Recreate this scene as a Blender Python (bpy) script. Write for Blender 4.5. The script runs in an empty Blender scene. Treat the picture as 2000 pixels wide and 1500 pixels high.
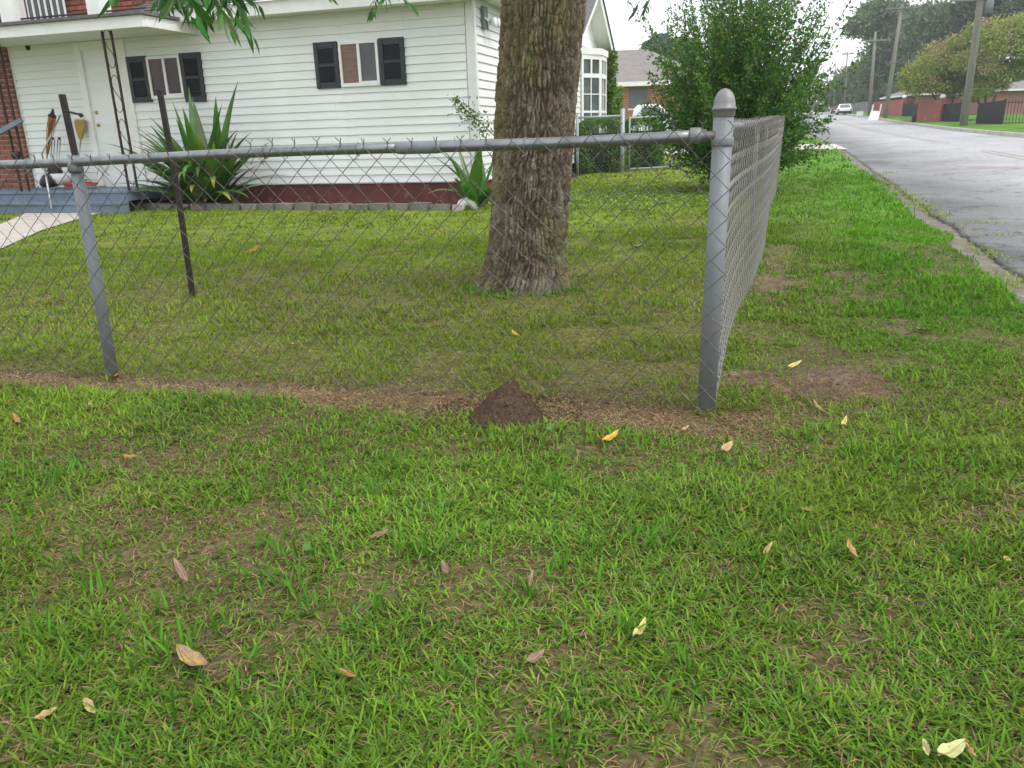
import bpy, math, random
import numpy as np
from mathutils import Vector, Matrix
random.seed(7); rng=np.random.default_rng(11)
sc=bpy.context.scene
COL=sc.collection
# ------------------------------------------------------------------ camera
FPX=1535.; PIT=math.radians(17.6); ROL=math.radians(-1.77); EYE=0.92
Fw=Vector((0,math.cos(PIT),-math.sin(PIT))); R0=Vector((1,0,0)); U0=R0.cross(Fw)
Rt=math.cos(ROL)*R0+math.sin(ROL)*U0; Up=-math.sin(ROL)*R0+math.cos(ROL)*U0
CAM=Vector((0,0,EYE))
cd=bpy.data.cameras.new('camera'); cam=bpy.data.objects.new('camera',cd); COL.objects.link(cam)
M=Matrix((Rt,Up,-Fw)).transposed().to_4x4(); M.translation=CAM; cam.matrix_world=M
cd.sensor_width=36; cd.lens=FPX/2000*36; cd.clip_start=0.05; cd.clip_end=1500
sc.camera=cam
# ------------------------------------------------------------------ world, sun, exposure
SUN_EL=math.radians(52); SUN_AZ=math.radians(118)      # azimuth clockwise from +Y
w=bpy.data.worlds.new('World'); sc.world=w; w.use_nodes=True
nt=w.node_tree; nt.nodes.clear()
out=nt.nodes.new('ShaderNodeOutputWorld'); bg=nt.nodes.new('ShaderNodeBackground')
sky=nt.nodes.new('ShaderNodeTexSky'); sky.sky_type='NISHITA'; sky.sun_disc=False
sky.sun_elevation=SUN_EL; sky.sun_rotation=SUN_AZ; sky.air_density=1.2; sky.dust_density=3.0
tc=nt.nodes.new('ShaderNodeTexCoord'); no=nt.nodes.new('ShaderNodeTexNoise'); no.inputs['Scale'].default_value=2.2
no.inputs['Detail'].default_value=5
cr=nt.nodes.new('ShaderNodeValToRGB'); cr.color_ramp.elements[0].position=.3; cr.color_ramp.elements[1].position=.75
cr.color_ramp.elements[0].color=(8.4,8.8,9.3,1); cr.color_ramp.elements[1].color=(10.2,10.4,10.6,1)
mx=nt.nodes.new('ShaderNodeMix'); mx.data_type='RGBA'; mx.inputs['Factor'].default_value=.88
nt.links.new(tc.outputs['Generated'],no.inputs['Vector']); nt.links.new(no.outputs['Fac'],cr.inputs['Fac'])
nt.links.new(sky.outputs['Color'],mx.inputs['A']); nt.links.new(cr.outputs['Color'],mx.inputs['B'])
nt.links.new(mx.outputs['Result'],bg.inputs['Color']); bg.inputs['Strength'].default_value=0.125
nt.links.new(bg.outputs['Background'],out.inputs['Surface'])
sd=bpy.data.lights.new('sun','SUN'); sd.energy=1.25; sd.angle=math.radians(16); sd.color=(1,.97,.92)
so=bpy.data.objects.new('sun',sd); COL.objects.link(so)
sv=Vector((math.sin(SUN_AZ)*math.cos(SUN_EL),math.cos(SUN_AZ)*math.cos(SUN_EL),math.sin(SUN_EL)))
so.rotation_euler=sv.to_track_quat('Z','Y').to_euler(); so.location=sv*50
sc.view_settings.view_transform='Standard'; sc.view_settings.look='None'
sc.view_settings.exposure=0.58; sc.view_settings.gamma=1; sc.view_settings.use_curve_mapping=False
# ------------------------------------------------------------------ numpy noise
def _h(ix,iy,s):
    n=(ix.astype(np.int64)*374761393+iy.astype(np.int64)*668265263+s*1442695041)&0x7fffffff
    n=((n^(n>>13))*1274126177)&0x7fffffff
    return ((n^(n>>16))&0xffff)/65535.
def vn(x,y,s=0):
    x=np.asarray(x,float); y=np.asarray(y,float)
    ix=np.floor(x); iy=np.floor(y); fx=x-ix; fy=y-iy
    fx=fx*fx*(3-2*fx); fy=fy*fy*(3-2*fy)
    a=_h(ix,iy,s); b=_h(ix+1,iy,s); c=_h(ix,iy+1,s); d=_h(ix+1,iy+1,s)
    return (a*(1-fx)+b*fx)*(1-fy)+(c*(1-fx)+d*fx)*fy
def fbm(x,y,s=0,o=4):
    t=0;a=.5;n=0
    for i in range(o):
        t=t+a*vn(np.asarray(x)*2**i,np.asarray(y)*2**i,s+i*17); n+=a; a*=.5
    return t/n
def ss(a,b,x): 
    t=np.clip((np.asarray(x,float)-a)/(b-a),0,1); return t*t*(3-2*t)
def worley(x,y,s=0):
    ix=np.floor(x);iy=np.floor(y); f1=np.full(x.shape,9.);f2=f1.copy(); cid=np.zeros(x.shape)
    for dx in (-1,0,1):
        for dy in (-1,0,1):
            jx=ix+dx;jy=iy+dy; px=jx+_h(jx,jy,s); py=jy+_h(jx,jy,s+7); d=np.hypot(px-x,py-y); c=_h(jx,jy,s+13)
            n=d<f1; f2=np.where(n,f1,np.minimum(f2,d)); cid=np.where(n,c,cid); f1=np.where(n,d,f1)
    return f2-f1,cid
# ------------------------------------------------------------------ terrain
TX,TY=math.sin(math.radians(21.3)),math.cos(math.radians(21.3))
def g(x,y):
    s=np.asarray(x,float)*TX+np.asarray(y,float)*TY
    sp=lambda t,w: w*np.logaddexp(0,t/w)
    return 0.013*sp(s-6,1.5)+0.0135*sp(s-42,5)-0.0265*sp(s-125,5)
def micro(x,y):
    n=ss(14,5,np.hypot(x,y))
    return n*(0.022*(fbm(x*2.2+5,y*2.2,3,3)-.5)+0.012*(fbm(x*11,y*11,9,2)-.5))
def gz(x,y): return float(g(x,y)+micro(x,y))
def ray(px,py): return Fw+Rt*((px-1000)/FPX)-Up*((py-750)/FPX)
def gnd(px,py):
    d=ray(px,py); t=.5
    while t<700:
        p=CAM+d*t
        if p.z<=float(g(p.x,p.y)): return p
        t*=1.0015
    return p
def atY(px,py,Y):
    d=ray(px,py); return CAM+d*(Y/d.y)
def onp(px,py,p0,n):
    d=ray(px,py); n=Vector(n); return CAM+d*((Vector(p0)-CAM).dot(n)/d.dot(n))
# road edges x(y)
def RL(y):
    y=np.asarray(y,float); return np.where(y<23.44,2.65+.3515*(y-3.95),9.5+.315*(y-23.44))
def RR(y):
    y=np.asarray(y,float); return np.where(y<27.09,17.18+.335*(y-27.09),17.18+.315*(y-27.09))
# fence lines
CP=np.array([0.664,2.515]); P2=np.array([-1.683,3.143])
fd=(P2-CP)/np.linalg.norm(P2-CP)                 # to the left
fn=np.array([-fd[1],fd[0]]); fn=fn if fn[1]>0 else -fn   # into yard
sdv=np.array([math.sin(math.radians(19.2)),math.cos(math.radians(19.2))])   # side fence direction
sn=np.array([sdv[1],-sdv[0]])                    # towards street
def dfront(x,y): return (x-CP[0])*fn[0]+(y-CP[1])*fn[1]
def dside(x,y): return (x-CP[0])*sn[0]+(y-CP[1])*sn[1]
def inside(x,y): return (dfront(x,y)>0)&(dside(x,y)<0)
# house frame
HC=Vector((-0.356,10.8,0.0)); HA=math.radians(-17.1)
HE=Vector((math.cos(HA),math.sin(HA),0)); HN=Vector((-math.sin(HA),math.cos(HA),0))
def hu(x,y): return (x-HC.x)*HE.x+(y-HC.y)*HE.y
def hv(x,y): return (x-HC.x)*HN.x+(y-HC.y)*HN.y
# ------------------------------------------------------------------ object helpers
def link(o,parent=None):
    COL.objects.link(o)
    if parent: o.parent=parent
    return o
def tag(o,label=None,cat=None,group=None,kind=None):
    if label: o['label']=label
    if cat: o['category']=cat
    if group: o['group']=group
    if kind: o['kind']=kind
    return o
def empty(name,loc=(0,0,0),rz=0,label=None,cat=None,group=None):
    o=bpy.data.objects.new(name,None); o.empty_display_size=.1; COL.objects.link(o)
    o.location=loc; o.rotation_euler=(0,0,rz); return tag(o,label,cat,group)
def dup(o,parent=None,**k):
    c=o.copy(); COL.objects.link(c); c.parent=parent
    for a,b in k.items(): setattr(c,a,b)
    return c
def copy_tree(o,parent=None):
    kids=[c for c in bpy.data.objects if c.parent==o]
    c=dup(o,parent)
    for k in kids: copy_tree(k,c)
    return c
class MB:
    def __init__(s): s.v=[]; s.f=[]
    def add(s,v,f):
        n=len(s.v); s.v+=[tuple(p) for p in v]; s.f+=[tuple(i+n for i in q) for q in f]; return s
    def box(s,x0,x1,y0,y1,z0,z1,m=None):
        v=[Vector(p) for p in ((x0,y0,z0),(x1,y0,z0),(x1,y1,z0),(x0,y1,z0),(x0,y0,z1),(x1,y0,z1),(x1,y1,z1),(x0,y1,z1))]
        if m: v=[m@p for p in v]
        return s.add(v,[(0,3,2,1),(4,5,6,7),(0,1,5,4),(1,2,6,5),(2,3,7,6),(3,0,4,7)])
    def bar(s,a,b,w,h,up=(0,0,1)):
        a=Vector(a);b=Vector(b);d=(b-a).normalized();u=Vector(up)
        if abs(d.dot(u))>.98: u=Vector((0,1,0))
        r=d.cross(u).normalized();u=r.cross(d)
        v=[p+r*(w/2*i)+u*(h/2*j) for p in (a,b) for i,j in ((-1,-1),(1,-1),(1,1),(-1,1))]
        return s.add(v,[(0,1,2,3),(7,6,5,4),(0,4,5,1),(1,5,6,2),(2,6,7,3),(3,7,4,0)])
    def tube(s,pts,r,n=8,cap=True,closed=False):
        pts=[Vector(p) for p in pts]; m=len(pts)
        if not hasattr(r,'__len__'): r=[r]*m
        V=[];F=[];prev=None
        for i,p in enumerate(pts):
            d=(pts[min(i+1,m-1)]-pts[max(i-1,0)])
            if d.length<1e-9: d=Vector((0,0,1))
            d.normalize()
            if prev is None:
                a=Vector((0,0,1)) if abs(d.z)<.9 else Vector((1,0,0)); a=(a-d*a.dot(d)).normalized()
            else:
                a=prev-d*prev.dot(d)
                a=a.normalized() if a.length>1e-6 else Vector((1,0,0))
            prev=a; b=d.cross(a)
            for k in range(n):
                t=2*math.pi*k/n; V.append(p+(a*math.cos(t)+b*math.sin(t))*r[i])
        for i in range(m-1):
            for k in range(n):
                F.append((i*n+k,i*n+(k+1)%n,(i+1)*n+(k+1)%n,(i+1)*n+k))
        if cap: F.append(tuple(range(n-1,-1,-1))); F.append(tuple((m-1)*n+k for k in range(n)))
        return s.add(V,F)
    def lathe(s,prof,c=(0,0,0),n=16,axis='z'):
        V=[];F=[]
        for r,z in prof:
            for k in range(n):
                t=2*math.pi*k/n
                p=(r*math.cos(t),r*math.sin(t),z)
                if axis=='x': p=(z,r*math.cos(t),r*math.sin(t))
                if axis=='y': p=(r*math.cos(t),z,r*math.sin(t))
                V.append((p[0]+c[0],p[1]+c[1],p[2]+c[2]))
        m=len(prof)
        for i in range(m-1):
            for k in range(n): F.append((i*n+k,i*n+(k+1)%n,(i+1)*n+(k+1)%n,(i+1)*n+k))
        F.append(tuple(range(n-1,-1,-1))); F.append(tuple((m-1)*n+k for k in range(n)))
        return s.add(V,F)
    def prism(s,poly,axis,a,b):
        # poly: 2d points; axis 0/1/2 extruded from a to b
        n=len(poly);V=[]
        for t in (a,b):
            for p in poly:
                q=list(p); q.insert(axis,t); V.append(q)
        F=[tuple(range(n)),tuple(range(2*n-1,n-1,-1))]+[(i,i+n,(i+1)%n+n,(i+1)%n) for i in range(n)]
        return s.add(V,F)
    def mesh(s,name,mat,smooth=False):
        me=bpy.data.meshes.new(name); me.from_pydata(s.v,[],s.f)
        import bmesh as _b
        bm=_b.new(); bm.from_mesh(me); _b.ops.recalc_face_normals(bm,faces=bm.faces); bm.to_mesh(me); bm.free()
        if smooth: me.polygons.foreach_set('use_smooth',[True]*len(me.polygons))
        me.materials.append(mat); return me
    def build(s,name,mat,parent=None,smooth=False,loc=None,bevel=0):
        o=bpy.data.objects.new(name,s.mesh(name,mat,smooth)); link(o,parent)
        if loc is not None: o.location=loc
        if bevel:
            b=o.modifiers.new('bevel','BEVEL'); b.width=bevel; b.segments=2; b.limit_method='ANGLE'
        return o
def npmesh(name,V,F,mat,parent=None,col=None,smooth=False,n=3):
    """V (k,3); F (m,n) index array, all faces with n corners"""
    me=bpy.data.meshes.new(name); V=np.asarray(V,np.float32); F=np.asarray(F,np.int32)
    me.vertices.add(len(V)); me.vertices.foreach_set('co',V.ravel())
    me.loops.add(F.size); me.loops.foreach_set('vertex_index',F.ravel())
    me.polygons.add(len(F)); me.polygons.foreach_set('loop_start',np.arange(len(F),dtype=np.int32)*n)
    me.update(calc_edges=True)
    if smooth: me.polygons.foreach_set('use_smooth',np.ones(len(F),bool))
    if col is not None:
        a=me.color_attributes.new('Col','FLOAT_COLOR','POINT')
        c=np.ones((len(V),4),np.float32); c[:,:3]=col; a.data.foreach_set('color',c.ravel())
    me.materials.append(mat); me.validate()
    o=bpy.data.objects.new(name,me); return link(o,parent)
# ------------------------------------------------------------------ materials
def mat(name,c,rough=.7,c2=None,scale=6,bump=0,bscale=None,metal=0,spec=.4,stretch=(1,1,1),rand=0,detail=6,coord='Object',spots=None,contrast=(.3,.7)):
    m=bpy.data.materials.new(name); m.use_nodes=True; t=m.node_tree; b=t.nodes['Principled BSDF']
    b.inputs['Roughness'].default_value=rough; b.inputs['Metallic'].default_value=metal; b.inputs['Specular IOR Level'].default_value=spec
    tc=t.nodes.new('ShaderNodeTexCoord'); mp=t.nodes.new('ShaderNodeMapping'); mp.inputs['Scale'].default_value=stretch
    t.links.new(tc.outputs[coord],mp.inputs['Vector'])
    nz=t.nodes.new('ShaderNodeTexNoise'); nz.inputs['Scale'].default_value=scale; nz.inputs['Detail'].default_value=detail; nz.inputs['Roughness'].default_value=.6
    t.links.new(mp.outputs['Vector'],nz.inputs['Vector'])
    r=t.nodes.new('ShaderNodeValToRGB'); r.color_ramp.elements[0].position=contrast[0]; r.color_ramp.elements[1].position=contrast[1]
    r.color_ramp.elements[0].color=(*(c2 or [x*.85 for x in c]),1); r.color_ramp.elements[1].color=(*c,1)
    t.links.new(nz.outputs['Fac'],r.inputs['Fac']); cur=r.outputs['Color']
    if spots:
        n2=t.nodes.new('ShaderNodeTexNoise'); n2.inputs['Scale'].default_value=spots[1]; n2.inputs['Detail'].default_value=8
        t.links.new(mp.outputs['Vector'],n2.inputs['Vector'])
        r2=t.nodes.new('ShaderNodeValToRGB'); r2.color_ramp.elements[0].position=spots[2]; r2.color_ramp.elements[1].position=min(1,spots[2]+.12)
        t.links.new(n2.outputs['Fac'],r2.inputs['Fac'])
        x=t.nodes.new('ShaderNodeMix'); x.data_type='RGBA'; x.inputs['B'].default_value=(*spots[0],1)
        t.links.new(r2.outputs['Color'],x.inputs['Factor']); t.links.new(cur,x.inputs['A']); cur=x.outputs['Result']
    if rand:
        oi=t.nodes.new('ShaderNodeObjectInfo'); hs=t.nodes.new('ShaderNodeHueSaturation')
        mr=t.nodes.new('ShaderNodeMapRange'); mr.inputs['To Min'].default_value=1-rand; mr.inputs['To Max'].default_value=1+rand
        t.links.new(oi.outputs['Random'],mr.inputs['Value']); t.links.new(mr.outputs['Result'],hs.inputs['Value']); t.links.new(cur,hs.inputs['Color']); cur=hs.outputs['Color']
    t.links.new(cur,b.inputs['Base Color'])
    if bump:
        n3=t.nodes.new('ShaderNodeTexNoise'); n3.inputs['Scale'].default_value=bscale or scale*5; n3.inputs['Detail'].default_value=5
        t.links.new(mp.outputs['Vector'],n3.inputs['Vector'])
        bp=t.nodes.new('ShaderNodeBump'); bp.inputs['Strength'].default_value=bump; bp.inputs['Distance'].default_value=.02
        t.links.new(n3.outputs['Fac'],bp.inputs['Height']); t.links.new(bp.outputs['Normal'],b.inputs['Normal'])
    return m
def vcmat(name,rough=.6,trans=.3,spec=.3,noise=0,nscale=200,bump=0):
    m=bpy.data.materials.new(name); m.use_nodes=True; t=m.node_tree; b=t.nodes['Principled BSDF']
    a=t.nodes.new('ShaderNodeVertexColor'); a.layer_name='Col'; cur=a.outputs['Color']
    b.inputs['Roughness'].default_value=rough; b.inputs['Specular IOR Level'].default_value=spec
    if noise:
        tc=t.nodes.new('ShaderNodeTexCoord'); nz=t.nodes.new('ShaderNodeTexNoise'); nz.inputs['Scale'].default_value=nscale; nz.inputs['Detail'].default_value=6
        t.links.new(tc.outputs['Object'],nz.inputs['Vector'])
        mr=t.nodes.new('ShaderNodeMapRange'); mr.inputs['From Min'].default_value=.3; mr.inputs['From Max'].default_value=.7
        mr.inputs['To Min'].default_value=1-noise; mr.inputs['To Max'].default_value=1+noise
        t.links.new(nz.outputs['Fac'],mr.inputs['Value'])
        mm=t.nodes.new('ShaderNodeMix'); mm.data_type='RGBA'; mm.blend_type='MULTIPLY'; mm.inputs['Factor'].default_value=1
        t.links.new(cur,mm.inputs['A']); t.links.new(mr.outputs['Result'],mm.inputs['B']); cur=mm.outputs['Result']
        if bump:
            bp=t.nodes.new('ShaderNodeBump'); bp.inputs['Strength'].default_value=bump; bp.inputs['Distance'].default_value=.01
            t.links.new(nz.outputs['Fac'],bp.inputs['Height']); t.links.new(bp.outputs['Normal'],b.inputs['Normal'])
    t.links.new(cur,b.inputs['Base Color'])
    if trans:
        o=t.nodes['Material Output']; tr=t.nodes.new('ShaderNodeBsdfTranslucent'); ms=t.nodes.new('ShaderNodeMixShader'); ms.inputs[0].default_value=trans
        t.links.new(cur,tr.inputs['Color']); t.links.new(b.outputs[0],ms.inputs[1]); t.links.new(tr.outputs[0],ms.inputs[2]); t.links.new(ms.outputs[0],o.inputs['Surface'])
    return m
def glassmat(name,c,rough=.04):
    m=mat(name,c,rough,[x*.6 for x in c],1.5,spec=.8); return m
m_siding=mat('white_vinyl',(.80,.81,.80),.45,(.70,.71,.69),1.3,bump=.05,bscale=60,stretch=(1,1,6),spots=((.62,.64,.60),3,.66))
m_trim=mat('white_trim',(.82,.82,.80),.5,(.72,.72,.68),4,bump=.05)
m_black=mat('black_shutter',(.018,.020,.026),.45,(.010,.011,.015),8,bump=.1,spec=.5)
m_found=mat('maroon_foundation',(.16,.045,.04),.85,(.10,.035,.03),5,bump=.3,spots=((.20,.10,.08),7,.6))
m_brick=mat('red_brick',(.30,.10,.06),.9,(.20,.065,.045),18,bump=.4,bscale=90,rand=.25)
m_mortar=mat('mortar',(.42,.38,.33),.95,(.30,.27,.23),20,bump=.3)
m_brickfar=None
m_galv=mat('galvanised_steel',(.27,.29,.295),.40,(.17,.185,.19),14,metal=.75,spec=.5,bump=.06,bscale=120,spots=((.17,.16,.15),9,.60))
m_galvp=mat('weathered_galvanised_post',(.23,.245,.26),.55,(.155,.165,.175),6,metal=.15,bump=.08,bscale=90,spots=((.26,.21,.17),5,.62),stretch=(1,1,.5))
m_cap=mat('dull_cast_cap',(.25,.25,.245),.5,(.17,.165,.16),20,metal=.3,bump=.1)
m_wire=mat('rusty_wire',(.17,.165,.155),.6,(.085,.065,.05),25,metal=.5)
m_wire2=mat('galvanised_wire',(.26,.26,.25),.6,(.17,.15,.13),25,metal=.35)
m_rustblk=mat('black_angle_iron',(.022,.02,.022),.55,(.05,.035,.03),12,metal=.4,bump=.2)
m_iron=mat('dark_red_wrought_iron',(.055,.022,.022),.55,(.03,.015,.015),10,metal=.3)
m_deck=mat('blue_grey_porch_paint',(.16,.21,.28),.6,(.11,.145,.20),4,bump=.1,spots=((.2,.22,.24),9,.62))
m_conc=mat('concrete',(.52,.47,.42),.9,(.40,.36,.32),5,bump=.2,bscale=60,spots=((.33,.31,.26),4,.6))
m_block=mat('edging_block_concrete',(.23,.215,.195),.95,(.14,.135,.115),9,bump=.5,bscale=50,rand=.18,spots=((.10,.11,.06),8,.58))
m_shingle=mat('grey_shingle',(.17,.165,.165),.95,(.10,.10,.10),20,bump=.5)
m_shingleb=mat('brown_shingle',(.235,.215,.19),.95,(.17,.155,.14),3,bump=.4,bscale=30)
m_pane=glassmat('window_glass',(.03,.035,.04))
m_curtain=mat('reddish_curtain',(.22,.12,.09),.9,(.15,.08,.06),12,stretch=(6,1,1))
m_screen=mat('grey_insect_screen',(.17,.175,.19),.8,(.13,.135,.15),6)
m_soil=mat('bed_soil',(.07,.045,.035),1,(.035,.022,.018),25,bump=.6)
m_white=mat('white_plastic',(.8,.8,.8),.35,(.72,.72,.72),5)
m_brass=mat('brass',(.45,.30,.10),.3,metal=.9)
# ------------------------------------------------------------------ ground sheet
def zones(x,y):
    """cover 0..1, soil 0..1 (bare), dry 0..1, inside mask"""
    x=np.asarray(x,float); y=np.asarray(y,float)
    ins=inside(x,y)
    d1=dfront(x,y)+.05*(fbm(x*4,y*4,21,2)-.5); d2=dside(x,y)+.12*(fbm(x*3,y*3,22,2)-.5)
    wd_=.095+.05*ss(-.9,.1,dside(x,y)); strip=np.exp(-((d1+.045+.05*ss(-.9,.1,dside(x,y)))/wd_)**4)*(dside(x,y)<.22)*(.55+.6*ss(.25,.5,fbm(x*6,y*6,23,2)))
    strip2=np.exp(-((d2-.16)/.13)**2)*(dfront(x,y)>-.1)*ss(.35,.62,fbm(x*2.1+3,y*1.2,31,2))*ss(9,4,y)
    rg=1+.35*(fbm(x*7,y*7,33,3)-.5)*2; bp=np.exp(-(((x-1.18)/(.31*rg))**2+((y-2.74)/(.20*rg))**2)**2)
    bp=np.maximum(bp,.9*np.exp(-(((x-.90)/(.19*rg))**2+((y-2.84)/(.16*rg))**2)**2))
    pn=fbm(x*1.7+9,y*1.7+2,41,3); pf=fbm(x*9,y*9,43,3)
    thin=ss(.60,.74,pn*.6+pf*.4)
    for cx,cy,rx,ry,a in ((-.72,1.72,.30,.14,.75),(-.95,1.62,.25,.12,.6),(.02,1.40,.20,.09,.5),(-.85,1.03,.12,.05,1.0),(.32,1.66,.12,.06,.5),(.08,1.22,.2,.06,.35),(.6,1.15,.2,.05,.35)):
        thin=np.maximum(thin,a*np.exp(-(((x-cx)/rx)**2+((y-cy)/ry)**2))*ss(.25,.6,pf)*1.3)
    tr=np.exp(-((np.hypot(x-.11,y-4.75)-.35)/.28)**2)*.55*ss(.35,.6,pf)
    inm=np.where(ins,np.maximum(.08*thin*ss(7,3.5,y)+.05*np.exp(-((y-3.75)/.45)**2)*ss(.4,.62,fbm(x*3,y*3,51,2)),tr),thin*.42)
    bare=np.clip(np.maximum.reduce([strip*1.0,strip2*.9,bp,inm]),0,1)
    dry=np.clip(strip*1.2+strip2*.7+.55*thin+.25*ins+.15,0,1)
    return 1-bare,np.clip(bp+strip*.35+strip2*.6+.3*thin,0,1),dry,ins
ay=np.unique(np.concatenate([np.arange(.2,5.5,.035),np.arange(5.5,14,.14),np.arange(14,40,.6),np.arange(40,130,3),np.array([23.44,27.09,130,160,200,280,400,700,-.3,-1,-3,-8,-30])]))
al=-np.unique(np.concatenate([np.arange(0,5.2,.035),np.arange(5.2,16,.2),np.arange(16,40,1.5),np.array([40,50,65,90,130,200,350])]))[::-1]
ar=np.concatenate([np.arange(.15,3,.5),np.arange(3,30,1.5),np.array([30,40,60,90,150,300])])
YY=ay[:,None]
XL=RL(YY)+al[None,:]; XR=RR(YY)+ar[None,:]
ZL=g(XL,YY+0*XL)+micro(XL,YY+0*XL); ZR=g(XR,YY+0*XR)+.10+0*XR
xa=RL(YY)+.012; xb=RR(YY)+.138
X=np.concatenate([XL,xa,xb,XR],1); Z=np.concatenate([ZL,g(xa,YY)-.15,g(xb,YY)-.15,ZR],1); Y2=YY+0*X
nr,nc=X.shape
cov,soil,dry,ins=zones(X,Y2)
e1=fbm(X*14,Y2*14,61,3)[...,None]; far=np.maximum(ss(4,10,Y2),.42*ins*ss(2.6,3.6,Y2))[...,None]
thatch=np.array([.10,.085,.036])*(.55+.9*e1); dirt=np.array([.17,.115,.078])*(.6+.75*e1)
green=np.where(ins[...,None],np.array([.15,.20,.02]),np.array([.08,.18,.016]))*(.75+.5*fbm(X*1.3,Y2*1.3,71,3)[...,None])*(.45+1.1*fbm(X*16,Y2*16,72,3)[...,None])
base=thatch*(1-far)+green*far
yl=np.array([.24,.27,.06]); base=base*(1-.0)
colr=base*(1-soil[...,None])+dirt*soil[...,None]
bed=(hv(X,Y2)>-.42)&(hu(X,Y2)>-6)&(hu(X,Y2)<.3)&(hv(X,Y2)<9)
colr=np.where(bed[...,None],np.array([.06,.04,.03]),colr)
idx=np.arange(nr*nc).reshape(nr,nc)
Fq=np.stack([idx[:-1,:-1],idx[:-1,1:],idx[1:,1:],idx[1:,:-1]],-1).reshape(-1,4)
m_ground=vcmat('lawn_ground',.95,0,.15,noise=.45,nscale=55,bump=.8)
lawn=npmesh('ground',np.stack([X,Y2,Z],-1).reshape(-1,3),Fq,m_ground,col=colr.reshape(-1,3),smooth=True,n=4); tag(lawn,kind='structure')
# ------------------------------------------------------------------ street, gutter, kerb, markings
m_asph=bpy.data.materials.new('worn_asphalt'); m_asph.use_nodes=True
t=m_asph.node_tree; b=t.nodes['Principled BSDF']; b.inputs['Roughness'].default_value=.85
a=t.nodes.new('ShaderNodeVertexColor'); a.layer_name='Col'; tc=t.nodes.new('ShaderNodeTexCoord')
n1=t.nodes.new('ShaderNodeTexNoise'); n1.inputs['Scale'].default_value=70; n1.inputs['Detail'].default_value=4
n2=t.nodes.new('ShaderNodeTexVoronoi'); n2.feature='DISTANCE_TO_EDGE'; n2.inputs['Scale'].default_value=.9
nw=t.nodes.new('ShaderNodeTexNoise'); nw.inputs['Scale'].default_value=3; nw.inputs['Detail'].default_value=5
vm=t.nodes.new('ShaderNodeVectorMath'); vm.operation='ADD'
t.links.new(tc.outputs['Object'],n1.inputs['Vector']); t.links.new(tc.outputs['Object'],nw.inputs['Vector'])
t.links.new(tc.outputs['Object'],vm.inputs[0]); t.links.new(nw.outputs['Color'],vm.inputs[1]); t.links.new(vm.outputs[0],n2.inputs['Vector'])
r1=t.nodes.new('ShaderNodeMapRange'); r1.inputs['From Min'].default_value=.3; r1.inputs['From Max'].default_value=.7; r1.inputs['To Min'].default_value=.62; r1.inputs['To Max'].default_value=1.35
r2=t.nodes.new('ShaderNodeMapRange'); r2.inputs['From Max'].default_value=.022; r2.inputs['To Min'].default_value=.38
t.links.new(n1.outputs['Fac'],r1.inputs['Value']); t.links.new(n2.outputs['Distance'],r2.inputs['Value'])
mm=t.nodes.new('ShaderNodeMath'); mm.operation='MULTIPLY'; t.links.new(r1.outputs[0],mm.inputs[0]); t.links.new(r2.outputs[0],mm.inputs[1])
x=t.nodes.new('ShaderNodeMix'); x.data_type='RGBA'; x.blend_type='MULTIPLY'; x.inputs['Factor'].default_value=1
t.links.new(a.outputs['Color'],x.inputs['A']); t.links.new(mm.outputs[0],x.inputs['B']); t.links.new(x.outputs['Result'],b.inputs['Base Color'])
bp=t.nodes.new('ShaderNodeBump'); bp.inputs['Strength'].default_value=.5; bp.inputs['Distance'].default_value=.01; t.links.new(n1.outputs['Fac'],bp.inputs['Height']); t.links.new(bp.outputs['Normal'],b.inputs['Normal'])
ry=np.unique(np.concatenate([np.arange(1,14,.06),np.arange(14,40,.4),np.arange(40,260,3),[700]]))
fr=np.concatenate([[0,0],np.linspace(0.01,.12,10),np.linspace(.15,1,14)])
Ls=RL(ry)+.24+.09*(fbm(ry*3,0*ry,5,3)-.5)+.05*(fbm(ry*14,0*ry,6,2)-.5); Rs=RR(ry)
RX=Ls[:,None]+(Rs-Ls)[:,None]*fr[None,:]; RY=ry[:,None]+0*RX
RZ=g(RX,RY)-.02+.05*np.sin(np.pi*fr)[None,:]; RZ[:,0]-=.06
f=fr[None,:]+0*RX
alb=.20+.15*ss(.05,.4,f)+.10*(fbm(RX*.7,RY*.35,81,3)-.5)+.05*(fbm(RX*2.6,RY*1.6,86,3)-.5)-.045*ss(.60,.74,fbm(RX*.9+4,RY*.5,87,3))
alb=alb-.09*ss(.30,.02,f)*fbm(RX*1.2,RY*.8,82,3)
rc=alb[...,None]*np.array([1,.99,1.0])
red=(np.exp(-(((RX-8.1)/.9)**2+((RY-13.4)/.9)**2))*ss(.4,.6,fbm(RX*3,RY*3,84,3)))[...,None]
rc=rc*(1-.5*red)+np.array([.2,.10,.07])*.5*red
pale=(ss(.75,.2,np.abs(RY-(20.3+(RX-13)*-.15)))*ss(.35,.6,fbm(RX*.8,RY*.8,85,2)))[...,None]
rc=rc*(1-.35*pale)+np.array([.33,.33,.32])*.35*pale
ii=np.arange(RX.size).reshape(RX.shape); Fq=np.stack([ii[:-1,:-1],ii[:-1,1:],ii[1:,1:],ii[1:,:-1]],-1).reshape(-1,4)
road=npmesh('street',np.stack([RX,RY,RZ],-1).reshape(-1,3),Fq,m_asph,col=rc.reshape(-1,3),n=4); tag(road,kind='structure')
m_gut=mat('gutter_concrete',(.20,.175,.15),.95,(.11,.09,.07),4,bump=.4,bscale=40,spots=((.30,.28,.25),6,.60))
gx=np.stack([RL(ry)-.03,RL(ry)+.15+.03*(fbm(ry*5,0*ry,8,2)-.5),RL(ry)+.36],1); gy=ry[:,None]+0*gx
gzz=g(gx,gy)+np.array([-.005,-.035,-.05])[None,:]+.006*(fbm(gx*12,gy*12,88,2)-.5)
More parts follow.
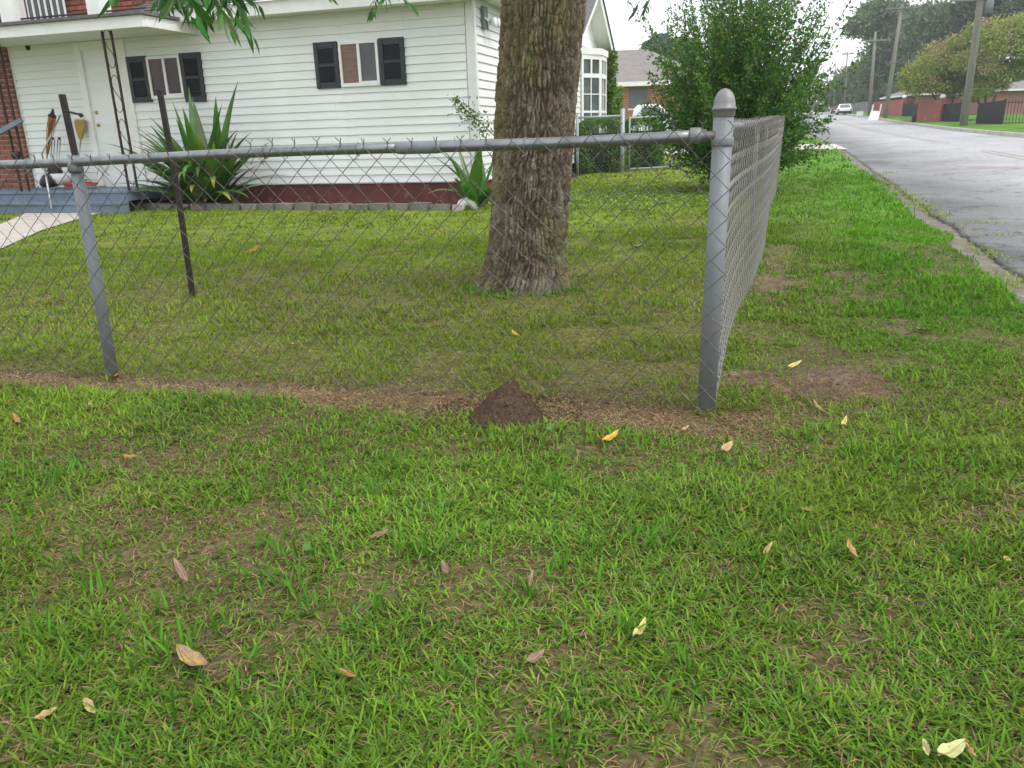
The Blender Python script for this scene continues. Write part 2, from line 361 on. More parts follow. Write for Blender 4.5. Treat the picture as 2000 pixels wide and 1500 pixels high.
ii=np.arange(gx.size).reshape(gx.shape); Fq=np.stack([ii[:-1,:-1],ii[:-1,1:],ii[1:,1:],ii[1:,:-1]],-1).reshape(-1,4)
tag(npmesh('gutter',np.stack([gx,gy,gzz],-1).reshape(-1,3),Fq,m_gut,n=4),kind='structure')
m_kerb=mat('kerb_concrete',(.42,.40,.36),.9,(.28,.26,.22),3,bump=.3,spots=((.16,.15,.13),2.5,.6))
kp=[(-.02,-.03),(0,.09),(.02,.115),(.15,.12),(.16,-.1)]
ky=np.concatenate([np.arange(8,60,1.5),np.arange(60,240,5)])
K=np.array([[(float(RR(y))+a_,y,float(g(RR(y),y))+b_) for a_,b_ in kp] for y in ky]); ii=np.arange(len(ky)*5).reshape(-1,5)
Fq=np.stack([ii[:-1,:-1],ii[:-1,1:],ii[1:,1:],ii[1:,:-1]],-1).reshape(-1,4)
tag(npmesh('kerb',K.reshape(-1,3),Fq,m_kerb,n=4),kind='structure')
m_yel=mat('faded_yellow_paint',(.40,.36,.26),.8,(.31,.30,.27),9,contrast=(.45,.7))
mid=lambda y:(float(RL(y))+float(RR(y)))/2
def lane(y0,y1,off):
    ys=np.arange(y0,y1+.01,.8); V=[];Fc=[]
    for y in ys:
        for dx in (-.05,.05):
            xx=mid(y)+off+dx; ff=(xx-float(RL(y))-.24)/(float(RR(y))-float(RL(y))-.24)
            V.append((xx,y,float(g(xx,y))-.02+.05*math.sin(math.pi*ff)+.005))
    for i in range(len(ys)-1): Fc.append((2*i,2*i+1,2*i+3,2*i+2))
    return V,Fc
mb=MB()
for a_,b_ in ((6,19.5),(24,70)):
    for off in (-.12,.12): mb.add(*lane(a_,b_,off))
tag(mb.build('road_marking',m_yel),kind='structure')
# driveway on the left of the street, behind the shrub
dv=[];df=[]
for j,yy in enumerate(np.linspace(23.3,27.6,6)):
    for i,xx in enumerate(np.linspace(0,1,14)):
        X0=float(RL(yy))+.35-xx*8.5; dv.append((X0,yy,float(g(X0,yy))+.012+ (0 if xx>0.03 else -.03)))
for j in range(5):
    for i in range(13): df.append((j*14+i,j*14+i+1,(j+1)*14+i+1,(j+1)*14+i))
tag(MB().add(dv,df).build('driveway',m_conc),kind='structure')
# concrete walk to the porch
def gp_(px,py,dz=.012):
    p=gnd(px,py); return Vector((p.x,p.y,p.z+dz))
w_l=[gp_(-160,520),gp_(-80,472),gp_(0,440),gp_(40,423),gp_(62,411)]
w_r=[gp_(-60,545),gp_(0,489),gp_(80,452),gp_(170,424),gp_(225,411)]
# left edge is the far side of the walk
mb=MB()
for i in range(4): mb.add([w_l[i],w_l[i+1],w_r[i+1],w_r[i]],[(0,1,2,3)]); 
mb.add([w_l[4],w_r[4],w_r[4]+HN*.9,w_l[4]+HN*.9],[(0,1,2,3)])
tag(mb.build('walk',m_conc),kind='structure')
def onwalk(x,y):
    m=np.zeros(np.shape(x),bool)
    for i in range(4):
        q=[w_l[i],w_l[i+1],w_r[i+1],w_r[i]]; s=np.ones(np.shape(x),bool); s2=s.copy()
        for k in range(4):
            a=q[k];b_=q[(k+1)%4]; c=(b_.x-a.x)*(y-a.y)-(b_.y-a.y)*(x-a.x); s&=c>0; s2&=c<0
        m|=s|s2
    return m
# ------------------------------------------------------------------ grass
m_grass=vcmat('grass_blades',.65,.30,.12)
def wedge(n,y0,y1):
    y=np.sqrt(rng.uniform(y0*y0,y1*y1,n)); x=rng.uniform(-.80,.80,n)*y*1.0+rng.uniform(-.15,.15,n); return x,y
def allowed(x,y):
    d=RL(y)-x
    road_=(x>RL(y)-.02+.20*fbm(y*1.7,y*0+3,3,3)**1.5)&(x<RR(y)+.17)
    hs=(hv(x,y)>-.50)&(hu(x,y)>-7.4)&(hu(x,y)<.1)&(hv(x,y)<10)
    hs|=(hu(x,y)<-5.75)&(hv(x,y)>-1.15)&(hv(x,y)<1)
    trk=np.hypot(x-.11,y-4.84)<.25
    dr=(y>23.2)&(y<27.7)&(x<RL(y))&(x>RL(y)-8.2)
    return ~(road_|hs|trk|dr|onwalk(x,y))
def blades(x,y,L,W,lean,az,col,z=None,seg=2,curl=.5,name='grass',label=None,cat='grass',m=m_grass):
    n=len(x)
    if z is None: z=g(x,y)+micro(x,y)
    d=np.stack([np.cos(az),np.sin(az)],1); s=np.stack([-np.sin(az),np.cos(az)],1)
    rows=[]
    ts=[0,.55,1.] if seg==2 else [0,.35,.7,1.]
    for t_ in ts:
        le=lean*(1-curl*.5+curl*t_)
        h=L*t_*np.cos(le); r=L*t_*np.sin(le)
        ww=W*(.5 if t_==0 else (.5*(1-t_**3)+.02))
        c=np.stack([x+d[:,0]*r,y+d[:,1]*r,z+h-.004],1)
        if t_==1: rows.append(c[:,None,:])
        else:
            off=np.stack([s[:,0]*ww,s[:,1]*ww,0*ww],1); rows.append(np.stack([c-off,c+off],1))
    V=np.concatenate(rows,1); k=V.shape[1]
    F=[]
    for i in range(len(ts)-2): F+=[(2*i,2*i+1,2*i+3),(2*i,2*i+3,2*i+2)]
    F+=[(k-3,k-2,k-1)]
    F=np.array(F); FF=(F[None]+(np.arange(n)*k)[:,None,None]).reshape(-1,3)
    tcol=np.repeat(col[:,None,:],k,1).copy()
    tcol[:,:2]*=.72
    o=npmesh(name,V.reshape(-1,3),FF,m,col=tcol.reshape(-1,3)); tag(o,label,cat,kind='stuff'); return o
def bladecol(x,y,ins,dry,n):
    q=fbm(x*1.1+4,y*1.1,101,3); r=rng.random(n)
    g1=np.array([.115,.275,.018]); g2=np.array([.19,.34,.035]); g3=np.array([.05,.175,.015]); yg=np.array([.30,.385,.02]); yg2=np.array([.20,.30,.014])
    tan=np.array([.50,.345,.165]); brn=np.array([.23,.14,.065]); blu=np.array([.13,.28,.055])
    c=np.where((r<.35)[:,None],g1,np.where((r<.62)[:,None],g2,np.where((r<.8)[:,None],g3,blu)))
    ci=np.where((rng.random(n)<.55)[:,None],yg,yg2)
    mix=np.where(ins,.56,.22*ss(.4,.7,q)+.20)
    vg=ss(.25,.9,dside(x,y))*ss(2.2,3.6,y); mix=np.where(~ins,mix*(1-vg)+.12*vg,mix); c=np.where((~ins&(rng.random(n)<vg))[:,None],np.array([.105,.30,.016]),c)
    c=c*(1-mix[:,None])+ci*mix[:,None]
    pd=np.clip(dry*.5+.22-.15*(ss(.3,.9,dside(x,y))*ss(2.4,3.6,y)),0,.93)*np.where(y>6,.35,1)
    isd=rng.random(n)<pd
    cd_=np.where((rng.random(n)<.6)[:,None],tan,brn)
    c=np.where(isd[:,None],cd_,c)
    c=c*np.where(ins,.95,.99)[:,None]*np.array([1.0,.97,1.15]); lo=fbm(x*.9+7,y*.9,131,3); c=c*(.86+.28*ss(.35,.65,lo))[:,None]
    return c*rng.uniform(.62,1.30,n)[:,None],isd
def field(ntuft,per,y0,y1,Lr,Wr,seg,label,spread=.012,leanr=(.25,1.25),sc_in=.92,extra=None):
    tx,ty=wedge(ntuft,y0,y1)
    x=np.repeat(tx,per)+rng.normal(0,spread,ntuft*per); y=np.repeat(ty,per)+rng.normal(0,spread,ntuft*per)
    cov,soil,dry,ins=zones(x,y)
    cl=fbm(x*3.3,y*3.3,111,3)
    keep=(rng.random(len(x))<(cov*.96+.02)*(.35+1.1*ss(.3,.58,cl)))&allowed(x,y)
    x,y,dry,ins,cl=[q[keep] for q in (x,y,dry,ins,cl)]; n=len(x)
    col,isd=bladecol(x,y,ins,dry,n)
    L=rng.uniform(*Lr,n)*(.35+1.3*cl)*np.where(ins,sc_in,1)*np.where(isd,.75,1); W=rng.uniform(*Wr,n)*np.where(isd,.55,1)*np.where(ins&(y<8),.8,1)
    lean=rng.uniform(*leanr,n)+isd*rng.uniform(0,.45,n); lean=np.minimum(lean,1.5)
    return blades(x,y,L,W,lean,rng.uniform(0,2*np.pi,n),col,seg=seg,name='grass',label=label)
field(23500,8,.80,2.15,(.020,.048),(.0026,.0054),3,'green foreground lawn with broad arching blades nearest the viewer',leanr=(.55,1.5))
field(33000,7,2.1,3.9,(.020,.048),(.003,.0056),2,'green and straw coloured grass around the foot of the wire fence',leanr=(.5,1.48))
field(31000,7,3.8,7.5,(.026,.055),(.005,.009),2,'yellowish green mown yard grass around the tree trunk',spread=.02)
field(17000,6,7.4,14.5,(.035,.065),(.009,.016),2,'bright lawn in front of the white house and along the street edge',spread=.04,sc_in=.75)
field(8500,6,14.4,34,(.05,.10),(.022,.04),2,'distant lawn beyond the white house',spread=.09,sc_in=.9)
# taller bluish clumps near the fence and at the foot of the trunk
def clumps(cs,label,col=(.08,.21,.022)):
    X_=[];Y_=[];L_=[];
    for cx,cy,r,nn,l in cs:
        X_.append(rng.normal(cx,r,nn));Y_.append(rng.normal(cy,r,nn));L_.append(rng.uniform(.6,1.1,nn)*l)
    x=np.concatenate(X_);y=np.concatenate(Y_);L=np.concatenate(L_);n=len(x); k=allowed(x,y); x,y,L=x[k],y[k],L[k]; n=len(x)
    c=np.array(col)*rng.uniform(.7,1.4,n)[:,None]*np.array([1,1,1.0]); 
    blades(x,y,L,rng.uniform(.004,.007,n),rng.uniform(.1,.9,n),rng.uniform(0,6.28,n),c,seg=3,label=label)
clumps([(-.22,4.66,.03,26,.10),(-.12,4.60,.02,14,.07),(-.02,4.55,.025,16,.08),(.30,4.58,.05,40,.09),(.40,4.70,.05,24,.07),(-.30,4.72,.05,16,.06),(.14,4.5,.03,8,.06)],'darker green grass tufts growing against the tree trunk')
cs=[(random.uniform(-1.8,1.6),random.uniform(.95,2.25),random.uniform(.02,.06),16,random.uniform(.055,.085)) for _ in range(110)]
clumps(cs,'taller dark green tufts scattered through the foreground lawn',(.085,.215,.02))
# straw thatch along the fence line
n=30000; tpos=rng.uniform(-.25,3.6,n); off=rng.normal(-.06,.085,n)-.05*ss(.9,0,tpos)
x=CP[0]+fd[0]*tpos+fn[0]*off; y=CP[1]+fd[1]*tpos+fn[1]*off
mask=vn(x*5,y*5,7)>.22; x,y=x[mask],y[mask]; n=len(x)
c=np.where((rng.random(n)<.65)[:,None],np.array([.56,.38,.22]),np.array([.18,.105,.06]))*rng.uniform(.6,1.25,n)[:,None]
blades(x,y,rng.uniform(.02,.06,n),rng.uniform(.0015,.003,n),rng.uniform(1.15,1.52,n),rng.uniform(0,6.28,n),c,seg=2,name='dead_grass',label='brown dead grass clippings lying along the fence line',cat='dead grass')
n=7000; x=rng.normal(.98,.42,n); y=rng.normal(2.72,.25,n); k=dside(x,y)>-.05; x,y=x[k],y[k]; n=len(x)
c=np.where((rng.random(n)<.5)[:,None],np.array([.44,.30,.18]),np.array([.13,.08,.05]))*rng.uniform(.6,1.2,n)[:,None]
blades(x,y,rng.uniform(.012,.045,n),rng.uniform(.0013,.0028,n),rng.uniform(1.25,1.53,n),rng.uniform(0,6.28,n),c,seg=2,name='dead_grass',label='dead straw around the bare dirt patch right of the corner post',cat='dead grass')
n=46000; x,y=wedge(n,.8,2.8); cov,soil,dry,ins=zones(x,y); k=rng.random(n)<(.45+.75*soil+.3*dry); x,y=x[k],y[k]; n=len(x)
c=np.where((rng.random(n)<.6)[:,None],np.array([.40,.28,.14]),np.array([.19,.115,.055]))*rng.uniform(.55,1.2,n)[:,None]
blades(x,y,rng.uniform(.015,.05,n),rng.uniform(.0012,.0028,n),rng.uniform(1.1,1.52,n),rng.uniform(0,6.28,n),c,z=g(x,y)+micro(x,y)+rng.uniform(0,.014,n),seg=2,name='dead_grass',label='dry brown thatch between the green blades of the foreground lawn',cat='dead grass')
# weeds in the gutter and street cracks
def weeds(pxs,label,col=(.30,.38,.07),L=.06,W=.012):
    X_=[];Y_=[]
    for (a,b_),(c_,d_),nn,sp in pxs:
        for i in range(nn):
            tt=random.random(); p=gnd(a+(c_-a)*tt,b_+(d_-b_)*tt); X_.append(p.x+random.gauss(0,sp)); Y_.append(p.y+random.gauss(0,sp*1.5))
    x=np.array(X_);y=np.array(Y_);n=len(x); c=np.array(col)*rng.uniform(.6,1.3,n)[:,None]
    blades(x,y,rng.uniform(.5,1.2,n)*L,rng.uniform(.6,1.1,n)*W,rng.uniform(.3,1.4,n),rng.uniform(0,6.28,n),c,z=g(x,y)-.02,seg=2,name='weeds',label=label,cat='weeds')
weeds([((1715,345),(1740,332),90,.10),((1720,350),(1830,413),520,.07),((1830,413),(1860,428),60,.06)],'yellow green weeds growing along the far gutter of the street')
weeds([((1860,430),(1880,440),50,.05),((1905,470),(1935,495),120,.07),((1890,432),(1980,434),70,.02),((1885,453),(1995,457),60,.015),((1940,520),(2000,560),170,.08),((1925,485),(1960,500),60,.05)],'small weeds in the cracked asphalt at the near right edge',L=.05,W=.008)
# clover patch in the yard beyond the trunk
n=7000; x=rng.normal(1.9,.9,n); y=rng.normal(10.6,.8,n); k=allowed(x,y)&(dside(x,y)<-.1); x,y=x[k],y[k]; n=len(x)
c=np.array([.20,.31,.045])*rng.uniform(.6,1.35,n)[:,None]; fl=rng.random(n)<.05; c[fl]=(.6,.6,.3)
blades(x,y,rng.uniform(.03,.06,n),rng.uniform(.016,.026,n),rng.uniform(.8,1.5,n),rng.uniform(0,6.28,n),c,z=g(x,y)+.03,seg=2,name='clover',label='pale clover patch in the yard beyond the tree',cat='clover')
n=52000; x,y=wedge(n,2.5,5.6); k=allowed(x,y)&inside(x,y); x,y=x[k],y[k]; n=len(x)
c=np.where((rng.random(n)<.5)[:,None],np.array([.40,.28,.13]),np.array([.12,.075,.04]))*rng.uniform(.55,1.2,n)[:,None]
blades(x,y,rng.uniform(.015,.045,n),rng.uniform(.002,.0035,n),rng.uniform(1.0,1.5,n),rng.uniform(0,6.28,n),c,z=g(x,y)+micro(x,y)+rng.uniform(0,.012,n),seg=2,name='dead_grass',label='dry thatch in the thin yard grass just behind the fence',cat='dead grass')
# ------------------------------------------------------------------ white house
house=empty('white_house',(HC.x,HC.y,0),HA,'long white siding house with black shutters, maroon foundation and brick end','house')
def hp(px,py,v=0.):
    p=onp(px,py,HC+HN*v,HN); return ((p-HC).dot(HE),p.z)
S=1.0465
EXP=.1063; ZB=.342; 
prof=[(0,0),(-.022,.002),(-.003,EXP+.004),(0,EXP+.004)]      # (v,z)
def board(u0,u1): 
    mb=MB(); mb.prism([( a,b) for a,b in prof],0,u0,u1); return mb.mesh('siding_board',m_siding)
NBD=21
UDL,UDR=-6.21,-5.31            # door opening incl. trim
ml=board(-7.47,UDL); mr=board(UDR,-.10); mt=board(UDL,UDR)
for i in range(NBD):
    z=ZB+EXP*i
    o=bpy.data.objects.new('siding_board',ml); link(o,house); o.location=(0,0,z)
    if z>=2.33: o=bpy.data.objects.new('siding_board',mt); link(o,house); o.location=(0,0,z)
    js=sorted({round(random.Random(i//2*7+3).uniform(-4.2,-2.9),2),round(random.Random(i//2*5+1).uniform(-2.3,-.8),2)}); ed=[UDR]+js+[-.10]
    for k_ in range(len(ed)-1):
        o=bpy.data.objects.new('siding_board',board(ed[k_],ed[k_+1]+(.03 if k_<len(ed)-2 else 0))); link(o,house); o.location=(0,-.0028*(k_%2),z+random.uniform(-.0012,.0012)); o.rotation_euler=(0,random.uniform(-.0006,.0006),0)
# side wall boards run along v
mb=MB(); mb.prism([(-a,b) for a,b in prof],1,.10,6.5); ms=mb.mesh('siding_board',m_siding)
mb=MB(); mb.prism([(-a,b) for a,b in prof],1,8.02,8.4); ms2=mb.mesh('siding_board',m_siding)
for i in range(NBD):
    for q in (ms,ms2):
        o=bpy.data.objects.new('siding_board',q); link(o,house); o.location=(0,0,ZB+EXP*i)
MB().box(-7.47,.0-.003,.004,.12,.33,2.62).box(-.12,-.004,.12,8.38,.33,2.62).build('wall',m_siding,house)
MB().box(-.085,.018,-.022,.0,.33,2.58).box(.0,.022,.0,.085,.33,2.58).build('corner_trim',m_trim,house)
MB().box(-7.47,-7.43,-.02,.0,.33,2.56).build('corner_trim',m_trim,house)
MB().box(-7.1,-.02,.03,.14,-.1,.338).box(-.14,-.02,.14,8.36,-.1,.338).build('foundation',m_found,house)
# door
d=empty('door',(0,0,0)); d.parent=house
mb=MB(); mb.box(UDL,UDL+.10,-.04,.05,.35,2.40).box(UDR-.08,UDR,-.04,.05,.35,2.40).box(UDL+.1,UDR-.08,-.03,.05,2.28,2.40); mb.build('door_frame',m_trim,d)
mb=MB(); x0,x1=UDL+.1,UDR-.08; mb.box(x0,x1,.06,.10,.36,2.28)
wd=(x1-x0)
for a,b_ in ((.11,.44),(.56,.89)):
    for z0,z1 in ((.50,1.02),(1.14,1.74),(1.88,2.16)):
        u0=x0+wd*a;u1=x0+wd*b_
        mb.box(u0,u1,.052,.061,z0,z0+.022).box(u0,u1,.052,.061,z1-.022,z1).box(u0,u0+.02,.052,.061,z0+.022,z1-.022).box(u1-.02,u1,.052,.061,z0+.022,z1-.022)
        mb.box(u0+.045,u1-.045,.054,.061,z0+.045,z1-.045)
mb.build('door_panel',m_trim,d)
for z in (1.24,1.42):
    MB().lathe([(.03,.055),(.032,.045),(.014,.04),(.014,.01),(.026,0),(.022,-.015),(.006,-.02)],(x0+.07,0,z),12,'y').build('door_knob',m_brass,d,True)
# windows with sliding panes and shutters
def window(u0,u1,z0,z1,curtL,curtR):
    f=empty('window'); f.parent=house
    t_=.035
    MB().box(u0,u0+t_,-.05,0,z0,z1).box(u1-t_,u1,-.05,0,z0,z1).box(u0+t_,u1-t_,-.05,0,z1-t_,z1).box(u0+t_,u1-t_,-.058,0,z0,z0+.045).build('window_frame',m_trim,f)
    m_=(u0+u1)/2
    MB().box(m_-.02,m_+.02,-.042,-.022,z0+.045,z1-t_).box(m_+.02,u1-t_,-.036,-.022,z0+.045,z0+.062).build('mullion',m_trim,f)
    MB().box(u0+t_,m_-.02,-.030,-.024,z0+.045,z1-t_).build('pane',curtL,f)
    MB().box(m_+.02,u1-t_,-.028,-.022,z0+.045,z1-t_).build('pane',curtR,f)
def panemat(name,a,b_,scale,stretch):
    return mat(name,a,.12,b_,scale,stretch=stretch,spec=.35,contrast=(.4,.6))
m_pc=panemat('pane_over_brown_blind',(.20,.115,.075),(.15,.085,.055),5,(1,1,9)); m_pg=panemat('pane_over_grey_blind',(.10,.11,.115),(.075,.08,.085),3,(1,1,1))
m_pd=panemat('pane_over_dark_room',(.012,.012,.014),(.07,.025,.02),1.6,(2,1,1)); m_pe=panemat('pane_dark_with_curtain',(.016,.014,.014),(.06,.02,.015),1.2,(2,1,1))
window(*[S*q for q in (-4.745,-4.205)],1.565,2.135,m_pd,m_pe)
window(*[S*q for q in (-1.80,-1.255)],1.595,2.155,m_pc,m_pg)
def shutter(u0,u1,z0,z1):
    s_=empty('shutter'); s_.parent=house; w_=.06; zm=(z0+z1)/2
    MB().box(u0,u0+w_,-.05,-.005,z0,z1).box(u1-w_,u1,-.045,-.005,z0,z1).box(u0+w_,u1-w_,-.045,-.005,z1-.085,z1).box(u0+w_,u1-w_,-.045,-.005,z0,z0+.075).box(u0+w_,u1-w_,-.045,-.005,zm-.02,zm+.02).box(u0+w_,u1-w_,-.030,-.024,z0+.075,z1-.085).build('shutter_frame',m_black,s_,bevel=.004)
    mb=MB(); mb.prism([(-.028,0),(-.048,-.011),(-.048,-.0145),(-.028,-.005)],0,u0+w_,u1-w_); me=mb.mesh('slat',m_black)
    for a,b_ in ((z0+.075,zm-.02),(zm+.02,z1-.085)):
        k=int((b_-a)/.0185)
        for i in range(k):
            o=bpy.data.objects.new('slat',me); link(o,s_); o.location=(0,0,a+(i+1)*(b_-a)/k)
for u0,u1,z0,z1 in ((-5.078,-4.752,1.50,2.10),(-4.198,-3.872,1.475,2.10),(-2.155,-1.819,1.56,2.113),(-1.24,-.90,1.56,2.111)):
    shutter(S*u0,S*u1,.92+S*(z0-.92),.92+S*(z1-.92))
# eave, soffit, main roof
ez=2.50
MB().box(-4.9,.22,-.40,-.36,ez,ez+.16).build('fascia',m_trim,house)
MB().box(-4.9,.02,-.36,-.004,ez+.02,ez+.035).build('soffit',m_trim,house)
MB().box(.24,.28,-.40,5.1,ez+.06,ez+.2).build('fascia',m_trim,house)
MB().box(.0,.24,-.36,5.2,ez+.08,ez+.095).build('soffit',m_trim,house)
def shingles(name,quad,ncourse,parent,m,th=.012):
    """quad: eaveA, eaveB, ridgeB, ridgeA in local coordinates; courses overlap like real shingles, each its own strip"""
    a,b_,c_,d_=[Vector(q) for q in quad]; nrm=(b_-a).cross(d_-a).normalized()
    if nrm.z<0: nrm=-nrm
    mb=MB()
    for i in range(ncourse):
        t0=i/ncourse;t1=(i+1)/ncourse
        p=[a+(d_-a)*t0,b_+(c_-b_)*t0,b_+(c_-b_)*t1,a+(d_-a)*t1]
        V=[p[0]+nrm*th,p[1]+nrm*th,p[2]+nrm*.001,p[3]+nrm*.001,p[0],p[1],p[2]-nrm*.01,p[3]-nrm*.01]
        mb.add(V,[(0,1,2,3),(4,7,6,5),(0,4,5,1),(1,5,6,2),(2,6,7,3),(3,7,4,0)])
    return mb.build(name,m,parent)
shingles('roof',[(-4.9,-.45,ez+.16),(.33,-.45,ez+.16),(-3.4,4.8,4.55),(-4.9,4.8,4.55)],34,house,m_shingle)
shingles('roof',[(.33,-.45,ez+.16),(.33,5.2,ez+.2),(-3.4,5.3,4.55),(-3.4,4.75,4.55)],30,house,m_shingle)
# gable over the bay
va,vb,zc,zt=5.27,8.55,2.70,3.66; vm_=(va+vb)/2
mb=MB(); mb.prism([(va+.1,2.60),(vb-.2,2.60),(vb-.2,2.78),(vm_,zt-.06),(va+.1,2.78)],0,-.06,.02); mb.build('gable_wall',m_siding,house)
for k in range(6):
    z=2.78+.19*k; hw=(zt-.06-z)/(zt-.06-2.78)*(vm_-va-.1)
    if hw>.1: MB().box(.02,.027,vm_-hw,vm_+hw,z,z+.012).build('siding_board',m_siding,house)
def rake(v0,z0,v1,z1,name):
    MB().add([(.0,v0,z0-.16),(.30,v0,z0-.16),(.30,v1,z1-.16),(.0,v1,z1-.16),(.0,v0,z0-.13),(.30,v0,z0-.13),(.30,v1,z1-.13),(.0,v1,z1-.13)],[(0,1,2,3),(4,7,6,5),(0,4,5,1),(1,5,6,2),(2,6,7,3),(3,7,4,0)]).build('soffit',m_trim,house)
    MB().add([(.30,v0,z0-.17),(.33,v0,z0-.17),(.33,v1,z1-.17),(.30,v1,z1-.17),(.30,v0,z0-.0),(.33,v0,z0-.0),(.33,v1,z1-.0),(.30,v1,z1-.0)],[(0,1,2,3),(4,7,6,5),(0,4,5,1),(1,5,6,2),(2,6,7,3),(3,7,4,0)]).build(name,m_trim,house)
    s_=.02
    MB().add([(-2.5,v0,z0),(.36,v0,z0),(.36,v1,z1),(-2.5,v1,z1),(-2.5,v0,z0+.03),(.36,v0,z0+.03),(.36,v1,z1+.03),(-2.5,v1,z1+.03)],[(0,1,2,3),(4,7,6,5),(0,4,5,1),(1,5,6,2),(2,6,7,3),(3,7,4,0)]).build('roof',m_shingle,house)
rake(va-.12,zc-.07,vm_,zt,'rake_board'); rake(vm_,zt,vb+.12,zc-.07,'rake_board')
# bay window: facets found on plan
def facet(p,q,nx,doors=True):
    """window facet between plan points p,q (u,v)"""
    P=Vector((p[0],p[1],0));Q=Vector((q[0],q[1],0)); dd=(Q-P); L=dd.length; dd.normalize(); ang=math.atan2(dd.y,dd.x)
    f=empty('bay_window'); f.parent=house; f.location=(p[0],p[1],0); f.rotation_euler=(0,0,ang)
    # local x along facet, -y outward
    bars=MB(); t_=.05
    bars.box(0,t_,-.03,.05,.72,2.42).box(L-t_,L,-.03,.05,.72,2.42)
    for z0,z1 in ((2.33,2.42),(1.98,2.06),(.72,.80)): bars.box(t_,L-t_,-.03,.05,z0,z1)
    bars.box(L/2-.02,L/2+.02,-.028,.04,2.06,2.33)
    bars.box(t_,L-t_,-.02,.03,1.30,1.345); bars.box(L/2-.012,L/2+.012,-.018,.02,.80,1.30).box(L/2-.012,L/2+.012,-.018,.02,1.345,1.98).box(t_,L/2-.012,-.016,.02,1.655,1.675).box(L/2+.012,L-t_,-.016,.02,1.655,1.675)
    bars.build('window_frame',m_trim,f)
    for (x0,x1,z0,z1) in ((t_,L/2-.02,2.06,2.33),(L/2+.02,L-t_,2.06,2.33),(t_,L/2-.012,1.675,1.98),(L/2+.012,L-t_,1.675,1.98),(t_,L/2-.012,1.345,1.655),(L/2+.012,L-t_,1.345,1.655),(t_,L/2-.012,.8,1.3),(L/2+.012,L-t_,.8,1.3)):
        MB().box(x0,x1,.0,.01,z0,z1).build('pane',m_bay,f)
    MB().box(0,L,-.0,.05,.33,.72).build('apron',m_siding,f)
m_bay=panemat('bay_glass_with_curtains',(.10,.13,.12),(.04,.055,.05),2,(1,1,1))
B0=(0.02,6.55);B1=(.33,7.0);B2=(.33,7.62);B3=(.02,8.0)
facet(B0,B1,2);facet(B1,B2,3);facet(B2,B3,2)
MB().prism([(0,6.45),(.38,6.97),(.38,7.68),(0,8.1)],2,2.42,2.54).build('bay_roof',m_trim,house)
MB().prism([(0,6.57),(.31,7.01),(.31,7.61),(0,7.98)],2,-.1,.33).build('foundation',m_brick,house)
# downspout curving at the corner and elbow by the bed
pts=[hp(915,-25,-.12),hp(921,-5,-.1),hp(925.5,18,-.07),hp(927,45,-.05),hp(930,110,-.05),hp(935,220,-.05),hp(940,330,-.05),hp(942,385,-.05)]
MB().tube([(u,-.05-.10*max(0,z-2.2),z) for u,z in pts],.016,8).build('downspout',m_white,house,True)
# brick end at far left: single bricks
mb=MB(); mb.box(-.0975,.0975,-.05,.03,-.028,.028); brick=mb.mesh('brick',m_brick)
half=MB().box(-.045,.045,-.05,.03,-.028,.028).mesh('brick',m_brick)
nb=0
for r in range(30):
    z=.37+r*.0735
    xs=-7.475-.0475-(0 if r%2 else 0.0)
    u=-7.475
    if r%2: 
        o=bpy.data.objects.new('brick',half); link(o,house); o.location=(u-.045,-.02,z); u-=.10; nb+=1
    while u>-8.15:
        o=bpy.data.objects.new('brick',brick); link(o,house); o.location=(u-.0975,-.02+random.uniform(-.003,.003),z); u-=.2075; nb+=1
MB().box(-8.6,-7.475,-.055,.1,-.1,2.6).build('mortar',m_mortar,house)
# upper brick wall above the porch roof
MB().box(-9.2,-4.0,.352,.45,2.3,5.2).build('mortar',m_mortar,house)
for r in range(9):
    z=2.62+r*.0735; u=-4.3-(.10 if r%2 else 0)
    while u>-8.0:
        o=bpy.data.objects.new('brick',brick); link(o,house); o.location=(u-.0975,.36+random.uniform(-.003,.003),z); u-=.2075; nb+=1
# porch roof, posts above it, louvred door behind
pv=-1.05
a=hp(-30,74,pv); b_=hp(282,51,pv); top=hp(282,32,pv)
MB().box(-8.9,b_[0],pv-.02,pv+.02,b_[1]-.005,b_[1]+.135).build('fascia',m_trim,house)
MB().box(b_[0]-.03,b_[0]+.01,pv+.02,-.02,b_[1],b_[1]+.13).build('fascia',m_trim,house)
MB().box(-8.9,b_[0]-.03,pv+.02,-.02,b_[1]+.03,b_[1]+.045).build('soffit',m_trim,house)
MB().box(-8.95,b_[0]+.05,pv-.08,.33,b_[1]+.137,b_[1]+.175).build('porch_roof',m_shingle,house)
PR=b_[1]+.175
for px0,px1 in ((9,36),(179,205)):
    u0,_=hp(px0,40,pv+.15); u1,_=hp(px1,40,pv+.15)
    MB().box(u0,u1,pv+.1,pv+.3,PR,PR+2).build('porch_post',m_trim,house)
u0,_=hp(57,20,.3);u1,_=hp(130,20,.3)
ld=empty('louvred_door'); ld.parent=house
MB().box(u0,u1,.28,.33,PR-.05,PR+1.9).build('door_panel',m_pg,ld)
k=6
for i in range(k+1):
    uu=u0+(u1-u0)*i/k; MB().box(uu-.012,uu+.012,.26,.28,PR+.08,PR+1.9).build('slat',m_trim,ld)
rl=empty('balcony_railing'); rl.parent=house
zr=PR+.07
MB().tube([(-8.6,pv+.2,zr),(b_[0]-.1,pv+.2,zr)],.012,6).build('rail',m_iron,rl)
MB().tube([(-8.6,pv+.2,zr+.9),(b_[0]-.1,pv+.2,zr+.9)],.012,6).build('rail',m_iron,rl)
for i in range(14): MB().tube([(-8.3+i*.2,pv+.2,zr),(-8.3+i*.2,pv+.2,zr+.9)],.006,5).build('baluster',m_iron,rl)
